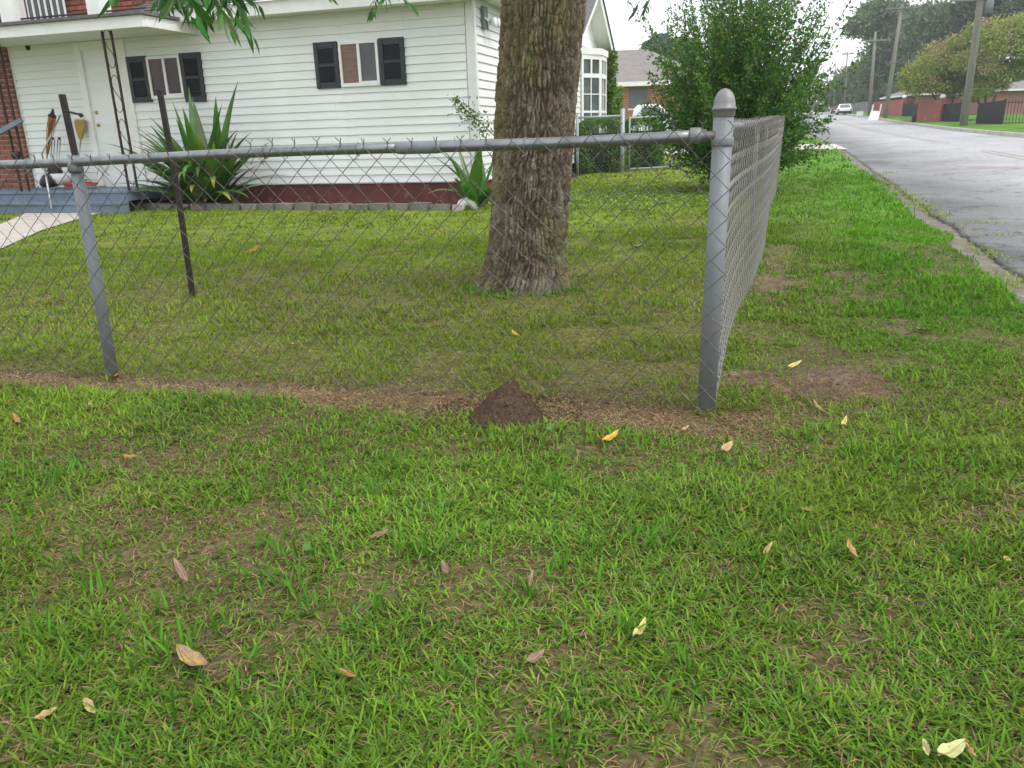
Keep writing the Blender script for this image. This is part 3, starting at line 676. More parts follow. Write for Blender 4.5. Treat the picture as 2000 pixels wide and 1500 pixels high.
# porch deck
dz=.335
deck=empty('porch_deck'); deck.parent=house
e_,_=hp(247,380,-1.0)
for j in range(8):
    MB().box(-9.3,e_,-1.0+j*.125,-1.0+j*.125+.119,dz-.03,dz).build('plank',m_deck,deck)
MB().box(-9.3,e_-.01,-.985,-.02,dz-.14,dz-.035).build('rim',m_deck,deck)
MB().box(-9.5,e_+.01,-1.16,-.99,dz-.175,dz-.14).build('step_tread',m_deck,deck)
MB().box(-9.5,e_,-1.13,-.99,-.05,dz-.177).build('step_riser',m_deck,deck)
# wrought iron columns
def ironcol(px_t,px_b,label):
    r=empty('iron_column'); r.parent=house
    (a0,z0),(a1,z1)=[hp(*q,-.93) for q in (px_t,px_b)]; u=(a0+a1)/2; wd=.145
    zt_=b_[1]; r.location=(u,-.93,dz); H_=zt_-dz
    for du in (0,wd): MB().box(du-.012,du+.012,-.012,.012,0,H_).build('bar',m_iron,r)
    for k_,zc_ in enumerate(np.arange(.42,H_-.05,.56)):
        zc_=H_-(zc_-.35)
        pts=[(wd/2+.055*math.cos(t_)*1.0,0,zc_+.085*math.sin(t_)) for t_ in np.linspace(-.3,math.pi+.3,12)]
        MB().tube(pts,.005,5).build('scroll',m_iron,r)
        pts=[(wd/2-.055*math.cos(t_),0,zc_-.30-.085*math.sin(t_)) for t_ in np.linspace(-.3,math.pi+.3,12)]
        MB().tube(pts,.005,5).build('scroll',m_iron,r)
        MB().tube([(.0,0,zc_-.01),(wd*.35,0,zc_-.13),(wd*.75,0,zc_-.2),(wd,0,zc_-.31)],.005,5).build('scroll',m_iron,r)
ironcol((203,60),(247,365),'')
ironcol((-16,84),(41,380),'')
# handrail at the far left
p0=hp(-60,305,-1.05);p1=hp(42,234,-.95)
MB().bar((p0[0],-1.25,p0[1]),(p1[0],-.95,p1[1]),.06,.06).build('handrail',m_deck,house)
# round vent hook on the wall, floodlight on the side wall
u,z=hp(55,93,-.02)
MB().lathe([(.04,-.02),(.04,-.035),(.022,-.035),(.018,-.022)],(u,0,z),14,'y').build('wall_plug',m_iron,house,True)
fl=empty('flood_light'); fl.parent=house
def sp(px,py,u_=.02):
    p=onp(px,py,HC+HE*u_,HE); return (p-HC).dot(HN),p.z
v_,z_=sp(941,34)
MB().box(.02,.06,v_-.03,v_+.14,z_-.13,z_+.13).build('junction_box',m_galvp,fl)
for px,py in ((957,44),(965,46)):
    v2,z2=sp(px,py,.10)
    MB().lathe([(.03,-.03),(.055,.02),(.06,.06),(.05,.065)],(.12,v2,z2),12,'x').build('lamp_head',m_white,fl,True)
    MB().tube([(.05,v_,z_),(.10,v2,z2)],.012,6).build('arm',m_white,fl)
# window trim strip beside the vine
# ------------------------------------------------------------------ planting bed: soil, edging blocks, elbow
ba=gnd(248,409); bb=gnd(880,411.5)
mb=MB(); mb.add([ba+Vector((0,0,.03)),bb+Vector((0,0,.03)),bb+HN*.36+Vector((0,0,.05)),ba+HN*.36+Vector((0,0,.05))],[(0,1,2,3)])
tag(mb.build('planting_bed',m_soil),kind='structure')
edg=empty('block_edging',(ba.x,ba.y,ba.z),math.atan2(bb.y-ba.y,bb.x-ba.x),'low row of grey concrete edging blocks in front of the maroon foundation','garden edging')
L=(Vector((bb.x,bb.y))-Vector((ba.x,ba.y))).length; n=18; st=L/n
bm_=[]
for q in range(4):
    r_=random.Random(q); mb=MB(); w2=st*.485
    mb.prism([(-w2,.0),(-w2*.72,-.035),(w2*.72,-.035),(w2,.0),(w2*.8,.14),(-w2*.8,.14)],2,-.03,.082+r_.uniform(-.006,.006))
    bm_.append(mb.mesh('block',m_block))
for i in range(n):
    o=bpy.data.objects.new('block',bm_[i%4]); link(o,edg); o.location=(st*(i+.5),random.uniform(-.012,.012),random.uniform(-.008,.008)); o.rotation_euler=(random.uniform(-.03,.03),random.uniform(-.03,.03),random.uniform(-.06,.06))
el=gnd(907,410)
elb=empty('downspout_elbow',(el.x,el.y,el.z+.02),-.5,'white plastic drain elbow lying by the end of the block edging','drain pipe')
MB().tube([(-.02,-.10,-.02),(-.02,-.02,.06),(.02,.04,.085),(.07,.09,.05),(.09,.11,-.02)],[.052,.055,.055,.055,.05],12,cap=True).build('pipe',m_white,elb,True)
MB().box(-.075,.035,-.16,-.10,-.03,.055).build('coupling',m_conc,elb)
# ------------------------------------------------------------------ strap-leaved plants
m_leaf=vcmat('strap_leaf',.35,.25,.5,noise=.15,nscale=14)
def strap(base,az,lift,L,W,droop,col,tipcol=None,parent=None,fold=None,twist=0):
    """long pointed leaf with a central crease"""
    n=11; V=[];C=[]; p=Vector(base); e=lift
    d=Vector((math.cos(az),math.sin(az),0)); s=Vector((-math.sin(az),math.cos(az),0))
    for i in range(n+1):
        t=i/n
        ww=W*(.45+1.1*t if t<.35 else .835*(1-((t-.35)/.65)**1.6)+.0)*.62
        e2=e-droop*t*t
        if fold and t>fold: e2-=1.5*(t-fold)/(1-fold)
        dirv=d*math.cos(e2)+Vector((0,0,1))*math.sin(e2)
        if i: p=p+dirv*(L/n)
        nr=dirv.cross(s).normalized(); tw=twist*t
        ss_=s*math.cos(tw)+nr*math.sin(tw)
        V+=[p-ss_*ww-nr*ww*.35,p,p+ss_*ww-nr*ww*.35]
        c=np.array(col) if tipcol is None or t<.7 else np.array(col)*(1-(t-.7)/.3)+np.array(tipcol)*(t-.7)/.3
        C+=[c*1.0,c*1.25,c*1.0]
    F=[]
    for i in range(n):
        a=3*i; F+=[(a,a+1,a+4,a+3),(a+1,a+2,a+5,a+4)]
    return npmesh('leaf',np.array([tuple(v) for v in V]),np.array(F),m_leaf,parent,col=np.array(C),smooth=True,n=4)
def strapplant(loc,name,label,cat,leaves):
    r=empty(name,loc,0,label,cat)
    for l in leaves: strap(parent=r,**l)
    return r
G1=(.07,.19,.022);G2=(.045,.135,.018);G3=(.12,.19,.075);YL=(.42,.36,.04);BR=(.20,.11,.05)
pb=gnd(395,409); pb=Vector((pb.x,pb.y,pb.z+.02))+HN*.20
lv=[]; rr=random.Random(5)
E_=math.atan2(HE.y,HE.x)
def LF(ang,lift,L,W,droop,col,tip=None,dy=0,**k):
    # ang: 0 = to the right along the wall, pi = left, -pi/2 towards viewer
    W=W*1.4; lv.append(dict(base=(rr.uniform(-.13,.13),rr.uniform(-.08,.06),rr.uniform(0,.10)),az=E_+ang,lift=lift,L=L,W=W,droop=droop,col=[c*rr.uniform(.8,1.2) for c in col],tipcol=tip,**k))
pi=math.pi
LF(-.15,1.22,1.75,.115,.25,G1,(.10,.10,.04)); LF(-.2,1.18,1.45,.10,.25,G2); LF(-.1,1.02,1.35,.10,.6,G1,BR); LF(0,.75,1.45,.115,.42,G1,(.15,.13,.05)); LF(-.5,.9,1.25,.11,.8,G2)
LF(-.6,1.38,1.5,.125,.2,G1); LF(-1.4,1.45,1.32,.12,.25,G1); LF(-1.8,1.4,1.25,.12,.2,G2); LF(1.9,1.5,1.62,.10,.05,G3); LF(-2,1.42,1.4,.12,.15,G1); LF(2.6,1.42,1.55,.11,.15,G3)
LF(pi-.1,1.2,1.35,.11,.5,G1); LF(pi+.1,1.0,1.5,.11,.55,G3); LF(pi-.15,.92,1.5,.10,.55,G2); LF(pi+.2,.82,1.6,.115,.65,G1); LF(pi,.7,1.55,.11,.55,G3); LF(pi+.3,.95,1.3,.12,.8,G1); LF(pi-.2,.62,1.55,.10,.5,G1,BR)
LF(pi+.15,.45,1.45,.11,.55,G1,YL); LF(pi+.3,.30,1.35,.11,.45,(.15,.18,.03),YL); LF(pi+.5,.5,1.2,.12,1.0,G2,YL); LF(pi+.05,.25,1.1,.10,.5,(.22,.15,.05),BR)
LF(.3,.55,1.35,.10,.75,G3,None); LF(-.1,.45,1.3,.10,.6,(.16,.20,.10),(.2,.18,.09)); LF(-.4,.4,1.1,.11,.9,G2); LF(-.6,.55,1.0,.12,1.2,G1,YL); LF(-.3,.25,.95,.09,.9,G2,(.03,.03,.02),fold=.6)
for a,l,c,tp in ((-1.2,.9,G2,None),(-1.5,1.1,G1,None),(-1.0,.8,(.09,.15,.05),YL),(-1.9,.85,G2,YL),(-2.3,.95,G1,None),(-2.5,.6,(.30,.28,.06),YL),(-1.3,.6,(.12,.16,.05),YL),(-.9,.65,G1,YL)):
    LF(a,1.15,l,.11,rr.uniform(.9,1.7),c,tp,fold=.7)
for i in range(46):
    a=rr.uniform(-2.9,-.3); LF(a,rr.uniform(.75,1.45),rr.uniform(.65,1.2),.11,rr.uniform(.1,.8),rr.choice([G1,G2,G1]),rr.choice([None,None,YL,BR]))
for i in range(20): LF(pi+rr.uniform(-.35,.5),rr.uniform(.45,1.2),rr.uniform(1.1,1.5),.10,rr.uniform(.3,.8),rr.choice([G1,G2,G3]),rr.choice([None,None,YL,BR]))
for i in range(12): LF(rr.uniform(-.4,.3),rr.uniform(.6,1.3),rr.uniform(.9,1.3),.10,rr.uniform(.3,.8),rr.choice([G1,G2]))
for i in range(16):
    a=rr.uniform(-.2,pi+.2); LF(a,rr.uniform(.9,1.45),rr.uniform(.6,1.1),.10,rr.uniform(.1,.5),rr.choice([G2,G2,G3]))
for i in range(12): LF(rr.uniform(-3,0),rr.uniform(.1,.7),rr.uniform(.4,.75),.09,rr.uniform(.6,1.4),(.07,.055,.03),BR)
strapplant(pb,'strap_leaf_plant','large dark green strap-leaved clump between the iron porch column and the bed','plant',lv)
lv=[]; pb2=gnd(930,408); pb2=Vector((pb2.x,pb2.y,pb2.z+.02))+HN*.05
LF(2.5,1.15,.95,.05,.2,G2,(.03,.03,.015)); LF(pi-.2,.75,1.0,.055,.35,(.05,.075,.04),(.15,.2,.15)); LF(.4,1.25,.95,.11,.35,G1); LF(-.2,1.05,.9,.115,.6,G1); LF(2.0,1.3,.85,.11,.3,G1); LF(-2.3,1.2,.75,.12,.5,G1); LF(-.9,1.2,.8,.12,.5,G1); LF(pi,1.15,.75,.10,.6,G2); LF(pi+.3,.5,.7,.08,1.0,(.14,.2,.05),YL); LF(-.1,.7,.7,.09,1.0,G1); LF(-1.6,1.0,.6,.10,1.2,G1)
for i in range(8): LF(rr.uniform(-3,.2),rr.uniform(.4,1.3),rr.uniform(.3,.6),.08,rr.uniform(.2,1.2),rr.choice([G1,G2,(.12,.2,.05)]))
strapplant(pb2,'strap_leaf_plant','small bright strap-leaved plant beside the tree trunk at the house corner','plant',lv)
# ------------------------------------------------------------------ generic leaves
m_fol=vcmat('foliage',.5,.32,.35)
m_folfar=vcmat('far_foliage',.8,.15,.1)
def leafmesh(name,P,D,L,W,col,m=m_fol,parent=None,fold=.25,label=None,cat=None,kind=None,shape='leaf'):
    n=len(P); P=np.asarray(P,float); D=np.asarray(D,float); D/=np.linalg.norm(D,axis=1)[:,None]+1e-9
    r=rng.normal(size=(n,3)); S=np.cross(D,r); S/=np.linalg.norm(S,axis=1)[:,None]+1e-9; N=np.cross(S,D)
    L=np.broadcast_to(L,(n,))[:,None]; W=np.broadcast_to(W,(n,))[:,None]
    A=P; T=P+D*L-N*L*.12; M1=P+D*L*.42+S*W*.5+N*W*fold; M2=P+D*L*.42-S*W*.5+N*W*fold; 
    if shape=='leaf':
        V=np.stack([A,M1,T,M2],1); F=np.array([(0,1,2),(0,2,3)]); k=4
    else:
        a1=P+D*L*.28-N*L*.01;a2=P+D*L*.62-N*L*.06; V=np.stack([A,a1+S*W*.46+N*W*fold,a1,a1-S*W*.46+N*W*fold,a2+S*W*.36+N*W*fold*.8,a2,a2-S*W*.36+N*W*fold*.8,P+D*L-N*L*.18],1); k=8
        F=np.array([(0,1,2),(0,2,3),(1,4,5),(1,5,2),(2,5,6),(2,6,3),(4,7,5),(5,7,6)])
    FF=(F[None]+(np.arange(n)*k)[:,None,None]).reshape(-1,3)
    o=npmesh(name,V.reshape(-1,3),FF,m,parent,col=np.repeat(col,k,0)); 
    return tag(o,label,cat,kind=kind)
def rcol(n,cols,p,j=.25):
    c=np.array(cols)[rng.choice(len(cols),n,p=p)]; return c*rng.uniform(1-j,1+j,n)[:,None]
# ------------------------------------------------------------------ shade tree: bark trunk, limbs, crown
TB=Vector((.10,4.86,0.0)); lean=.085
def bark(nz,na,z0,z1):
    z=np.linspace(z0,z1,nz)[:,None]; a=np.linspace(0,2*np.pi,na,endpoint=False)[None,:]+np.pi/2
    z=z+0*a;a=a+0*z
    r=.232+.012*z*0+.006*(z-1.2)
    fl=np.exp(-np.clip(z,0,9)/.13)+.12*np.exp(-np.clip(z,0,9)/.5)
    r=r+fl*(.03+.14*np.maximum(0,np.cos(a-math.radians(190)))**8+.07*np.maximum(0,np.cos(a-math.radians(-80)))**4+.05*np.maximum(0,np.cos(a-math.radians(-30)))**6)
    r=r+.012*(fbm(np.cos(a)*1.6+5,z*1.1+np.sin(a)*1.6,201,3)-.5)*2
    # furrowed plates: ridged noise stretched upright, wandering sideways
    u=a*.232; warp=.05*(fbm(u*3,z*2.2,205,3)-.5)+.02*(fbm(u*12,z*9,206,2)-.5)
    uu=u+warp
    # periodic in a: blend near the seam (at the back of the trunk)
    w1,id1=worley(uu*37+.5*np.sin(z*7+a*2),z*5.2,41); w2,id2=worley(uu*66,z*14+3,43)
    crk=ss(.34,.03,w1); crk2=ss(.28,.04,w2)
    fur=np.clip(crk*.85+crk2*.45*(1-crk),0,1)
    plate=.35*fbm(uu*40,z*22,217,3)+.4*id1+.25*id2
    disp=-.028*fur+.016*(plate-.3)-.006*(fbm(uu*130,z*40,219,2)-.5)
    r=r+disp
    X=TB.x+r*np.cos(a)+lean*z; Y=TB.y+r*np.sin(a)+.0*z
    Z=z-.04
    moss=ss(.42,.62,fbm(uu*6+3,z*3,221,3)); lich=ss(.60,.72,fbm(uu*14+8,z*8,224,3)); rb=ss(.5,.7,fbm(uu*25+2,z*13,227,2))
    c=np.array([.14,.115,.08])+0*X[...,None]
    c=c*(1-.55*moss[...,None])+np.array([.16,.165,.055])*.55*moss[...,None]
    c=c*(1-.45*rb[...,None])+np.array([.22,.165,.10])*.45*rb[...,None]
    c=c*(1-.5*lich[...,None])+np.array([.27,.26,.20])*.5*lich[...,None]
    c=c*(1-.35*np.clip(fur,0,1))[...,None]*(.65+.7*plate[...,None])  # furrow shade painted into the colour, plus random plate tone
    return X,Y,Z,c
nz_,na_=430,330
X_,Y_,Z_,c_=bark(nz_,na_,-.03,2.35)
roll_=int(na_*.25)  # seam faces away from the viewer
ii=np.arange(nz_*na_).reshape(nz_,na_); jj=np.roll(ii,-1,1)
Fq=np.stack([ii[:-1],jj[:-1],jj[1:],ii[1:]],-1).reshape(-1,4)
# put the seam at the back: angle 0 is +x, rotate by remapping about the trunk axis
ca,sa=math.cos(math.pi/2),math.sin(math.pi/2)
tree=empty('shade_tree',TB,0,'big leaning tree with furrowed mossy bark inside the fence','tree')
m_bark=vcmat('furrowed_bark',.95,0,.1,noise=.3,nscale=90,bump=.6)
o=npmesh('trunk',np.stack([X_-TB.x,Y_-TB.y,Z_],-1).reshape(-1,3),Fq,m_bark,tree,col=c_.reshape(-1,3),smooth=True,n=4)
m_bark2=mat('limb_bark',(.16,.13,.09),.95,(.09,.07,.045),8,bump=.6,bscale=30,stretch=(1,1,.3))
MB().tube([(lean*2.25,0,2.28),(lean*3,0,3.0),(lean*3.6,.02,3.7)],[.235,.225,.21],20,cap=False).build('trunk',m_bark2,tree,True)
top=Vector((lean*3.5,.0,3.6)); limbs=[]
lrs=random.Random(9)
for i in range(11):
    a=2*math.pi*i/11+lrs.uniform(-.2,.2); R_=lrs.uniform(2.8,4.4); h=lrs.uniform(1.6,4.0)
    e=Vector((math.cos(a)*R_,math.sin(a)*R_,h)); mid_=e*.5+Vector((0,0,.5))
    pts=[top,top+mid_*.5+Vector((0,0,.2)),top+mid_,top+e*.8,top+e]
    MB().tube(pts,[.13,.10,.07,.045,.02],8).build('limb',m_bark2,tree,True); limbs.append(pts)
P=[];D=[]
for pts in limbs:
    for q in range(1,5):
        for s_ in range(4):
            c=pts[q]+Vector((lrs.gauss(0,.7),lrs.gauss(0,.7),lrs.gauss(0,.45)))
            for k in range(24):
                P.append(c+Vector((lrs.gauss(0,.34),lrs.gauss(0,.34),lrs.gauss(0,.22)))); D.append((lrs.gauss(0,1),lrs.gauss(0,1),lrs.gauss(-.6,.6)))
P=np.array([tuple(p) for p in P]);
leafmesh('crown',P,np.array(D),rng.uniform(.10,.17,len(P)),.045,rcol(len(P),[(.05,.13,.02),(.08,.19,.03),(.14,.22,.04)],[.5,.35,.15]),parent=tree)
# hanging compound-leaf sprays that reach into the top of the picture
mbw=MB(); P=[];D=[];Ls=[];Cc=[]
LP=Vector((0,0,0))
def spray(tip_px,tip_py,Y,n,length,ll,seed,az0=None,col=(.06,.17,.03)):
    r_=random.Random(seed); tip=atY(tip_px,tip_py,Y)
    root=tip+Vector((r_.uniform(-.25,.25)*length,r_.uniform(-.1,.3)*length,length))
    ax=(tip-root)
    pts=[root,root+ax*.35+Vector((.03,0,.03)),root+ax*.7+Vector((.02,0,0)),tip]
    mbw.tube([p-TB for p in pts],[.004,.003,.0025,.0015],5)
    # a leafy shoot: several pinnate leaves along it
    for i in range(n):
        t=.15+.85*i/max(1,n-1); b=root+ax*t
        az=r_.uniform(0,6.28); rd=Vector((math.cos(az),math.sin(az)*.6,-r_.uniform(.5,1.3))).normalized(); rl_=ll*r_.uniform(1.2,2.0)
        rp=[b,b+rd*rl_*.5,b+rd*rl_+Vector((0,0,-.1*rl_))]
        mbw.tube([p-TB for p in rp],[.0018,.0014,.001],4)
        sd_=rd.cross(Vector((0,0,1))).normalized()
        for k in range(9):
            tt=(k//2+1)/5.; q=rp[0].lerp(rp[2],tt); sg=1 if k%2 else -1
            dd=(rd*.75+sd_*sg*(.75 if k<8 else 0)+Vector((r_.uniform(-.2,.2),r_.uniform(-.2,.2),-.45-r_.random()*.3)))
            P.append(tuple(q-TB)); D.append(tuple(dd)); Ls.append(ll*r_.uniform(.55,1.05)); Cc.append([c*r_.uniform(.7,1.35) for c in col])
spray(278,-66,2.7,4,.25,.085,31); spray(425,-58,2.75,5,.25,.085,33,col=(.04,.12,.025)); spray(385,-58,2.75,5,.25,.085,34,col=(.05,.14,.03)); spray(345,-48,2.8,5,.25,.08,35,col=(.04,.11,.025)); spray(470,-40,2.7,4,.25,.07,36); spray(318,-50,2.7,5,.30,.085,1); spray(395,-38,2.7,5,.28,.09,2); spray(378,8,2.8,1,.25,.065,3,col=(.045,.11,.03)); spray(305,-40,2.7,4,.25,.085,4); spray(440,-42,2.7,4,.25,.08,5); spray(410,-25,2.7,4,.25,.085,7); spray(355,-45,2.7,5,.25,.085,8)
spray(646,2,4.0,1,.2,.085,12,col=(.13,.24,.03)); spray(610,-40,4.0,3,.3,.08,13,col=(.10,.2,.03))
spray(755,-16,4.6,4,.3,.075,14,col=(.08,.2,.04)); spray(772,-18,4.6,4,.3,.07,15,col=(.07,.19,.04)); spray(735,-20,4.6,3,.3,.07,16)
spray(1225,10,3.6,1,.2,.045,17,col=(.03,.045,.03)); spray(1250,2,3.6,2,.2,.045,18,col=(.05,.07,.03)); spray(1272,-8,3.6,3,.25,.05,19,col=(.07,.15,.04)); spray(1400,0,3.4,4,.25,.045,21,col=(.05,.10,.04))
leafmesh('hanging_leaves',np.array(P),np.array(D),np.array(Ls),np.array(Ls)*.27,np.array(Cc),parent=tree,fold=.12,shape='long')
tag(mbw.build('twigs',m_bark2,tree),kind='stuff')
# ------------------------------------------------------------------ front chain link fence
def V3(p,z=0): return Vector((p[0],p[1],z))
fa=math.atan2(-fd[1],-fd[0])        # fence runs left -> right along local +x; origin at corner post
F1=empty('chain_link_fence',(CP[0],CP[1],0),fa,'low rusty chain link fence running across the front of the yard with round grey posts','fence')
RZ0,RZ1=.900,.872                   # rail height at corner and at the second post
Lf=np.linalg.norm(P2-CP)
rail=lambda x: RZ0+(RZ1-RZ0)*(-x/Lf)+.004*math.sin(x*3)
FY=.0
MB().tube([(x,.02,rail(x)) for x in np.linspace(-.045,-1.03,9)],.0185,14).build('top_rail',m_galv,F1,True)
MB().tube([(x,.02,rail(x)) for x in np.linspace(-1.03,-3.6,14)],.0175,14).build('top_rail',m_galv,F1,True)
MB().tube([(x,.02,rail(x)) for x in (-.915,-.93,-1.06,-1.075)],[.0195,.0215,.0215,.0195],16).build('rail_sleeve',m_galvp,F1,True)
# post leans: top and bottom from the picture
pt=atY(1408,205,2.52); pbm=Vector((CP[0],CP[1]+.0,-.15))
inv=F1.matrix_basis.inverted() if False else (Matrix.Translation((CP[0],CP[1],0))@Matrix.Rotation(fa,4,'Z')).inverted()
cpost=empty('terminal_post'); cpost.parent=F1
a_=inv@Vector((CP[0],CP[1]+.03,-.1)); b2=inv@Vector((CP[0]+.012,CP[1]+.03,.975))
MB().tube([a_,b2],.0305,24).build('pipe',m_galvp,cpost,True)
ct=b2
MB().lathe([(.0315,-.022),(.0335,-.020),(.0335,-.003),(.0370,-.001),(.0370,.004),(.0335,.006),(.0325,.020),(.0285,.036),(.021,.049),(.012,.057),(.002,.060)],tuple(ct),24).build('post_cap',m_cap,cpost,True)
for z in (.880,):
    MB().lathe([(.0335,z-.012),(.0345,z-.010),(.0345,z+.010),(.0335,z+.012)],(b2.x*.9,b2.y,0),20).build('brace_band',m_cap if z<.8 else m_galvp,cpost,True)
MB().lathe([(.021,-.075),(.024,-.073),(.024,-.045),(.019,-.04),(.012,-.025),(.012,.0)],(-.02,.02,rail(0)),16,'x').build('rail_end_cup',m_cap,cpost,True)
# second post
p2l=inv@Vector((P2[0],P2[1],0)); t2=inv@Vector(tuple(atY(143,316,P2[1]+.02)))
lp=empty('line_post'); lp.parent=F1
MB().tube([Vector((p2l.x,p2l.y+.03,-.1)),Vector((t2.x,p2l.y+.035,rail(p2l.x)-.02))],.0235,18).build('pipe',m_galvp,lp,True)
MB().lathe([(.026,-.03),(.028,-.02),(.028,.02),(.022,.035)],(t2.x,p2l.y+.03,rail(p2l.x)-.01),16).build('loop_cap',m_galv,lp,True)
# woven wires
PH=.0865; H2=PH/2; WR=.00145
def wiremesh(flip,zt,zb,top=True,seed=0,mt=None,r=WR):
    n=int(round((zt-zb)/H2)); pts=[]; rr=random.Random(seed)
    side=0 if not flip else 1
    pts=[]
    for i in range(n+1):
        k=(i+side)%2; x=H2 if k else 0.; z=zt-i*H2
        o=.0022 if (i%2) else -.0022
        # bend around the knuckle
        sg=-1 if k else 1
        pts.append(Vector((x+sg*.006,o,z+.006)) if i else Vector((x,o,z))); 
        if i: pts.append(Vector((x-sg*.0015,-o,z))); pts.append(Vector((x+sg*.006,o,z-.006)))
    mb=MB()
    if top:
        k=side%2; x=H2 if k else 0; b_=1 if k else -1
        pre=[Vector((x-b_*.010+rr.uniform(-.006,.006),-.006,zt+.030)),Vector((x-b_*.003,-.002,zt+.020)),Vector((x+b_*.0025,.002,zt+.012)),Vector((x-b_*.002,0,zt+.005))]
        pts=pre+pts
    mb.tube(pts,r,4,cap=False); return mb.mesh('wire',mt or m_wire)
nw=84
zt=.902
wm=[wiremesh(f,0,-.93,True,s) for f in (0,1) for s in (1,2,3)]
for i in range(nw):
    x=-(i)*H2-.0+.03; f=(i%2); 
    # adjacent wires must meet at their extremes: alternate mirrored phases
    me=wm[(0 if f else 3)+i%3]
    o=bpy.data.objects.new('wire',me); link(o,F1)
    zz=rail(x)+.012+.010*math.sin(i*.21)+(.012*math.exp(-((x+1.95)/.5)**2)*-1)
    o.location=(x-H2,-.012+.006*math.sin(i*.13)+(-.036 if i<3 else -.008*math.exp(-i*.3)),zz); o.rotation_euler=(math.radians(.5*math.sin(i*.11)),math.radians(.25*math.sin(i*.3)),0)
# wires cross in front of the post too
for x0 in (-.30,-.62,-1.22,-1.58,-2.05,-2.62):
    MB().tube([(x0+.004*math.cos(q_),.02+.0215*math.cos(q_),rail(x0)+.0215*math.sin(q_)) for q_ in np.linspace(.4,2*math.pi-.2,12)]+[(x0+.01,-.012,rail(x0)-.03),(x0-.006,-.018,rail(x0)-.038)],.0016,5).build('tie_wire',m_galvp,F1)
# a few loose broken ends
for x0,z0 in ((-.78,-.035),(-1.62,-.04),(-2.28,-.05)):
    z_=rail(x0)+z0; MB().tube([(x0,-.02,z_),(x0+.03,-.03,z_+.035),(x0+.055,-.02,z_-.005),(x0+.05,-.03,z_+.01),(x0+.075,-.03,z_+.03)],.0013,4).build('wire',m_wire,F1)
# ------------------------------------------------------------------ side fence
sa=math.atan2(sdv[1],sdv[0])
F2=empty('chain_link_fence',(CP[0],CP[1],0),sa,'grey chain link fence running back along the street side into the big shrub','fence')
# local x along the fence, local -y is street side
LS=9.4
MB().tube([(.03,.005,.925),(1.2,.0,.93),(3.2,.03,.945)],.020,12).build('top_rail',m_galvp,F2,True)
MB().tube([(3.2,.03,.945),(6,.02,.99),(9.4,.0,1.05)],.019,10).build('top_rail',m_galvp,F2,True)
for x in (4.4,7.3): MB().tube([(x,.055,-.1),(x,.06,.95)],.018,10).build('line_post',m_galvp,F2,True)
wm2=[wiremesh(f,0,-.95,True,s,m_wire2,.0017) for f in (0,1) for s in (4,5,6)]
n2=int(LS/H2)
for i in range(n2):
    x=.035+i*H2; out_=.02+.085*ss(.2,2.5,x)-.02*math.sin(x*1.3)
    o=bpy.data.objects.new('wire',wm2[(0 if i%2 else 3)+i%3]); link(o,F2)
    zt_=.918+.028*float(ss(.5,3,x))+float(g(CP[0]+sdv[0]*x,CP[1]+sdv[1]*x))
    o.location=(x,-float(out_)*.95,zt_); o.rotation_euler=(math.radians(3.2*float(ss(.2,1.8,x))),0,0)
# black angle-iron stakes inside the yard
def stake(pb_,pt_,name,label,br=False,dY=0.):
    b_=gnd(*pb_); t_=atY(*pt_,b_.y+dY)
    r=empty(name,b_,0,label,'metal stake','black iron stakes in the yard'); d=t_-b_; m_=d*.5
    mb=MB(); k=Vector((.012,0,0))
    for q0,q1 in ((Vector((0,0,-.08)),d*.55+Vector((.012,0,0))),(d*.55+Vector((.012,0,0)),d)):
        mb.bar(q0,q1,.027,.006,(0,1,0)); 
        mb.bar(q0+Vector((.0115,.012,0)),q1+Vector((.0115,.012,0)),.005,.026,(0,1,0))
    mb.build('angle_iron',m_rustblk,r)
    if br: 
        q=d*.93; hk=atY(158,224,b_.y+dY)-b_; hs_=atY(128,217,b_.y+dY)-b_
        MB().tube([hs_,hs_.lerp(hk,.8),hk,hk+Vector((.004,0,-.012))],[.006,.006,.012,.012],8).build('hook_arm',m_rustblk,r,True)
    return r
stake((201,600),(119,184),'stake','black iron stake with a short hooked arm, behind the grey line post',True,-.03)
stake((375,580),(310,176),'stake','slightly bent black iron stake in front of the strap-leaved clump',False,-.05)
